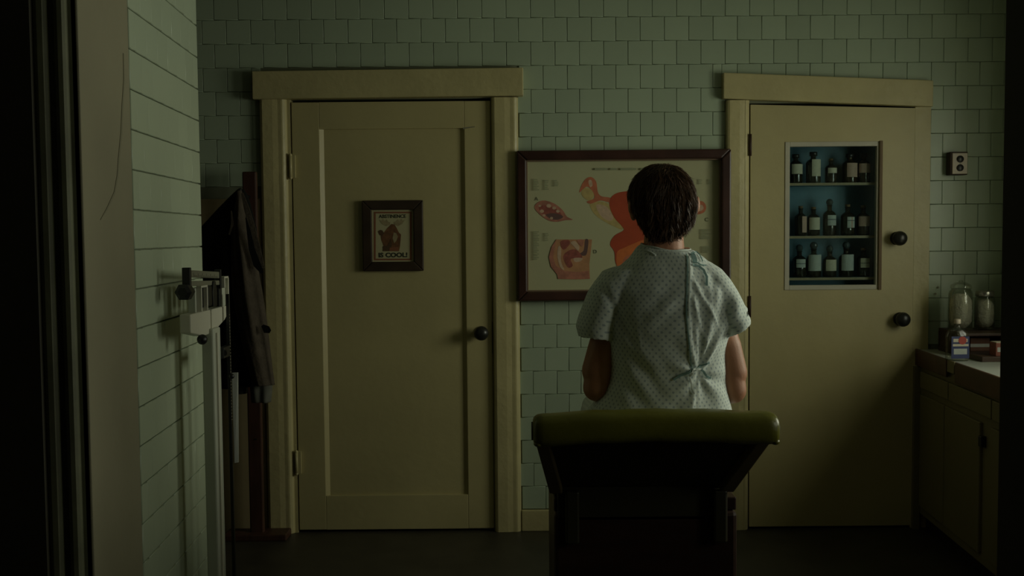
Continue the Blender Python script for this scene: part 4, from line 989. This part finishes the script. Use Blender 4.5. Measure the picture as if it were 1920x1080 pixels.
def seam_x(z):
    pts = [(1.36, .515), (1.334, .513), (1.26, .507), (1.18, .502), (1.10, .507), (1.006, .524), (.90, .512), (.70, .50)]
    for (za, xa), (zb, xb) in zip(pts, pts[1:]):
        if zb <= z <= za: return xb + (xa - xb) * (z - zb) / (za - zb)
    return .515
def sst(a_, b_, x): t_ = max(0, min(1, (x - a_) / (b_ - a_))); return t_ * t_ * (3 - 2 * t_)
CREASES = []
for (xa, ya, xb, yb_, am_, wd_) in [(1296, 522, 1345, 608, .0055, .007), (1293, 548, 1322, 640, .0050, .007), (1340, 520, 1336, 600, -.0035, .010), (1362, 560, 1330, 650, .0035, .010)]:
    qa, qb = at(xa, ya, 2.87), at(xb, yb_, 2.87); CREASES.append((qa.x, qa.z, qb.x, qb.z, am_, wd_))
def folds(me):
    uv = []; NR = [tuple(x.vector) for x in me.vertex_normals]; CO = [tuple(v.co) for v in me.vertices]; NEW = []
    for i_v in range(len(CO)):
        p_ = Vector(CO[i_v]); nrm = Vector(NR[i_v])
        back = sst(.15, .7, -nrm.y)
        d = 0.0
        # soft wrinkles everywhere
        d += .0045 * noise.noise(Vector((p_.x * 9, p_.y * 9, p_.z * 6))) + .0022 * noise.noise(Vector((p_.x * 22 + p_.z * 9, p_.y * 18, p_.z * 13 - p_.x * 8)))
        # folds gathering at the waist tie
        dx, dz = p_.x - TIE.x, p_.z - TIE.z; r_ = math.hypot(dx, dz); an = math.atan2(dz, dx)
        ga = math.exp(-(r_ / .13) ** 2) * sst(.008, .04, r_)
        d += back * ga * .0050 * math.sin(an * 7 + 1.0)
        d -= back * .008 * math.exp(-(r_ / .05) ** 2)
        # long hanging folds right of the opening
        sx_ = p_.x - seam_x(p_.z); f_ = sst(.0, .03, sx_) * (1 - sst(.09, .15, sx_)) * sst(1.02, 1.08, p_.z) * (1 - sst(1.24, 1.32, p_.z))
        fan = math.exp(-((an - 1.32) / .42) ** 2) * sst(.02, .09, r_) * (1 - sst(.20, .30, r_)) * sst(-.004, .012, sx_)
        d += back * fan * .0062 * math.sin(an * 19 + .6)
        for (ax_, az_, bx_, bz_, am_, wd_) in CREASES:
            ux, uz = bx_ - ax_, bz_ - az_; LL = math.hypot(ux, uz); t_ = ((p_.x - ax_) * ux + (p_.z - az_) * uz) / LL ** 2
            if -.2 < t_ < 1.2:
                q_ = ((p_.x - ax_) * uz - (p_.z - az_) * ux) / LL
                d += back * am_ * math.exp(-(q_ / wd_) ** 2) * sst(-.2, .15, t_) * (1 - sst(.85, 1.2, t_)) * sst(.0, .006, sx_)
        # step where the left flap lies over the right one
        d += back * .006 * sst(.006, -.004, sx_) * sst(.86, .90, p_.z) * (1 - sst(1.34, 1.36, p_.z)) * math.exp(-(sx_ / .12) ** 2)
        # crease from the left armpit and gentle sag folds at the lower left
        q_ = (p_.x - .285) * .9 + (p_.z - 1.20) * .5
        d -= .007 * math.exp(-(q_ / .012) ** 2) * sst(1.06, 1.10, p_.z) * (1 - sst(1.24, 1.28, p_.z)) * back * (1 if p_.x < .36 else 0)
        d += .004 * math.sin((p_.z * 1.0 + p_.x * 1.3) * 62) * back * math.exp(-((p_.x - .36) / .07) ** 2 - ((p_.z - .98) / .10) ** 2)
        d += .005 * math.sin((p_.z * 1.1 - p_.x * .9) * 70) * back * math.exp(-((p_.x - .43) / .05) ** 2 - ((p_.z - 1.19) / .06) ** 2)
        NEW.extend(p_ + nrm * d)
        u_ = p_.x + max(-1, min(1, (p_.x - .452) / .06)) * .85 * (p_.y - 2.86); w_ = p_.z - .15 * (p_.x - .45) ** 2
        if p_.y > 3.2 and p_.z < .95: u_, w_ = p_.x, p_.y
        uv.append((u_ + .002 * noise.noise(p_ * 14), w_ + .002 * noise.noise(p_ * 14 + Vector((5, 1, 2))), 0))
    me.vertices.foreach_set('co', NEW)
    at_ = me.attributes.new('cloth_uv', 'FLOAT_VECTOR', 'POINT')
    for i, u in enumerate(uv): at_.data[i].vector = u
gown = remesh_build(g, 'gown', 'gown', pe, .0048, 6, .5, folds)
gv = [v.co + off for v in gown.data.vertices]; gf = [tuple(p_.vertices) for p_ in gown.data.polygons]
gb = BVHTree.FromPolygons(gv, gf)
def onback(x, z, lift=.002):
    loc, n_, i_, d_ = gb.ray_cast(Vector((x, 2.0, z)), Vector((0, 1, 0)))
    if loc is None: return Vector((x, 2.9, z)), Vector((0, -1, 0))
    return loc + n_ * lift, n_
def gown_ribbon(name, pts, w, m='gown_trim', lift=.0015, th=.0022, n=4):
    P = []
    for i in range(len(pts) - 1):
        for j in range(n):
            t_ = j / n; P.append((pts[i][0] + (pts[i + 1][0] - pts[i][0]) * t_, pts[i][1] + (pts[i + 1][1] - pts[i][1]) * t_))
    P.append(pts[-1]); H = [onback(x, z, lift) for x, z in P]
    MB().ribbon([h[0] for h in H], [(h[1] + Vector((0, -1, 0))) for h in H], w, th).build(name, m, gown)
def gx(px, py): q = at(px, py, 2.87); return (q.x, q.z)
gown_ribbon('gown_edge', [gx(*q) for q in [(1291, 478), (1289, 500), (1286, 530), (1284, 560), (1284, 590), (1287, 620), (1291, 650), (1295, 680), (1297, 694)]], .0026)
gown_ribbon('gown_edge_pale', [gx(*q) for q in [(1295, 480), (1293, 502), (1290, 532), (1288, 562), (1288, 592)]], .0022, 'gown_plain')
# neck tie: knot with hanging ends
gown_ribbon('neck_tie', [gx(*q) for q in [(1300, 476), (1304, 482), (1305, 490), (1304, 495)]], .013, lift=.004, th=.004)
gown_ribbon('neck_tie_end', [gx(*q) for q in [(1299, 497), (1312, 501), (1321, 508), (1325, 520), (1324, 536)]], .006, lift=.003)
gown_ribbon('neck_tie_end', [gx(*q) for q in [(1306, 492), (1316, 498), (1328, 500)]], .003, lift=.003)
gown_ribbon('neck_tie_loop', [gx(*q) for q in [(1306, 478), (1314, 474), (1320, 480), (1322, 492)]], .0028, lift=.003)
# waist tie: bow and ends
gown_ribbon('waist_tie', [gx(*q) for q in [(1262, 712), (1275, 702), (1288, 696), (1300, 692), (1308, 690)]], .006, lift=.004)
gown_ribbon('waist_tie', [gx(*q) for q in [(1310, 690), (1318, 696), (1326, 706), (1334, 712)]], .006, lift=.004)
gown_ribbon('waist_tie_loop', [gx(*q) for q in [(1290, 702), (1296, 694), (1306, 690), (1314, 693)]], .0055, 'gown_plain', lift=.008)
gown_ribbon('waist_tie_end', [gx(*q) for q in [(1294, 698), (1292, 712), (1295, 728), (1300, 738)]], .004, 'gown_plain', lift=.004)
gown_ribbon('waist_tie_end', [gx(*q) for q in [(1310, 688), (1322, 684), (1330, 680)]], .004, lift=.003)
# collar binding round the neck hole
cb = []
for k in range(41):
    a_ = 2 * PI * k / 40; cb.append((.4545 + .0715 * math.cos(a_), 2.992 + .0635 * math.sin(a_), 1.3690 - .0150 * (math.cos(a_) * .5 + .5) - .010 * max(0, -math.sin(a_)) ** 1.5 + .0015 * math.sin(5 * a_)))
MB().tube(cb, .0034, 8).build('neck_binding', 'gown_plain', gown, smooth=True)
MB().tube([gb.ray_cast(Vector((x, 2.0, z)), Vector((0, 1, 0)))[0] + Vector((0, -.003, 0)) if gb.ray_cast(Vector((x, 2.0, z)), Vector((0, 1, 0)))[0] else Vector((x, 2.95, z)) for x, z in [(.378, 1.355), (.388, 1.352), (.400, 1.346), (.412, 1.338)]], .003, 8).build('collar_fold', 'gown_plain', gown, smooth=True)
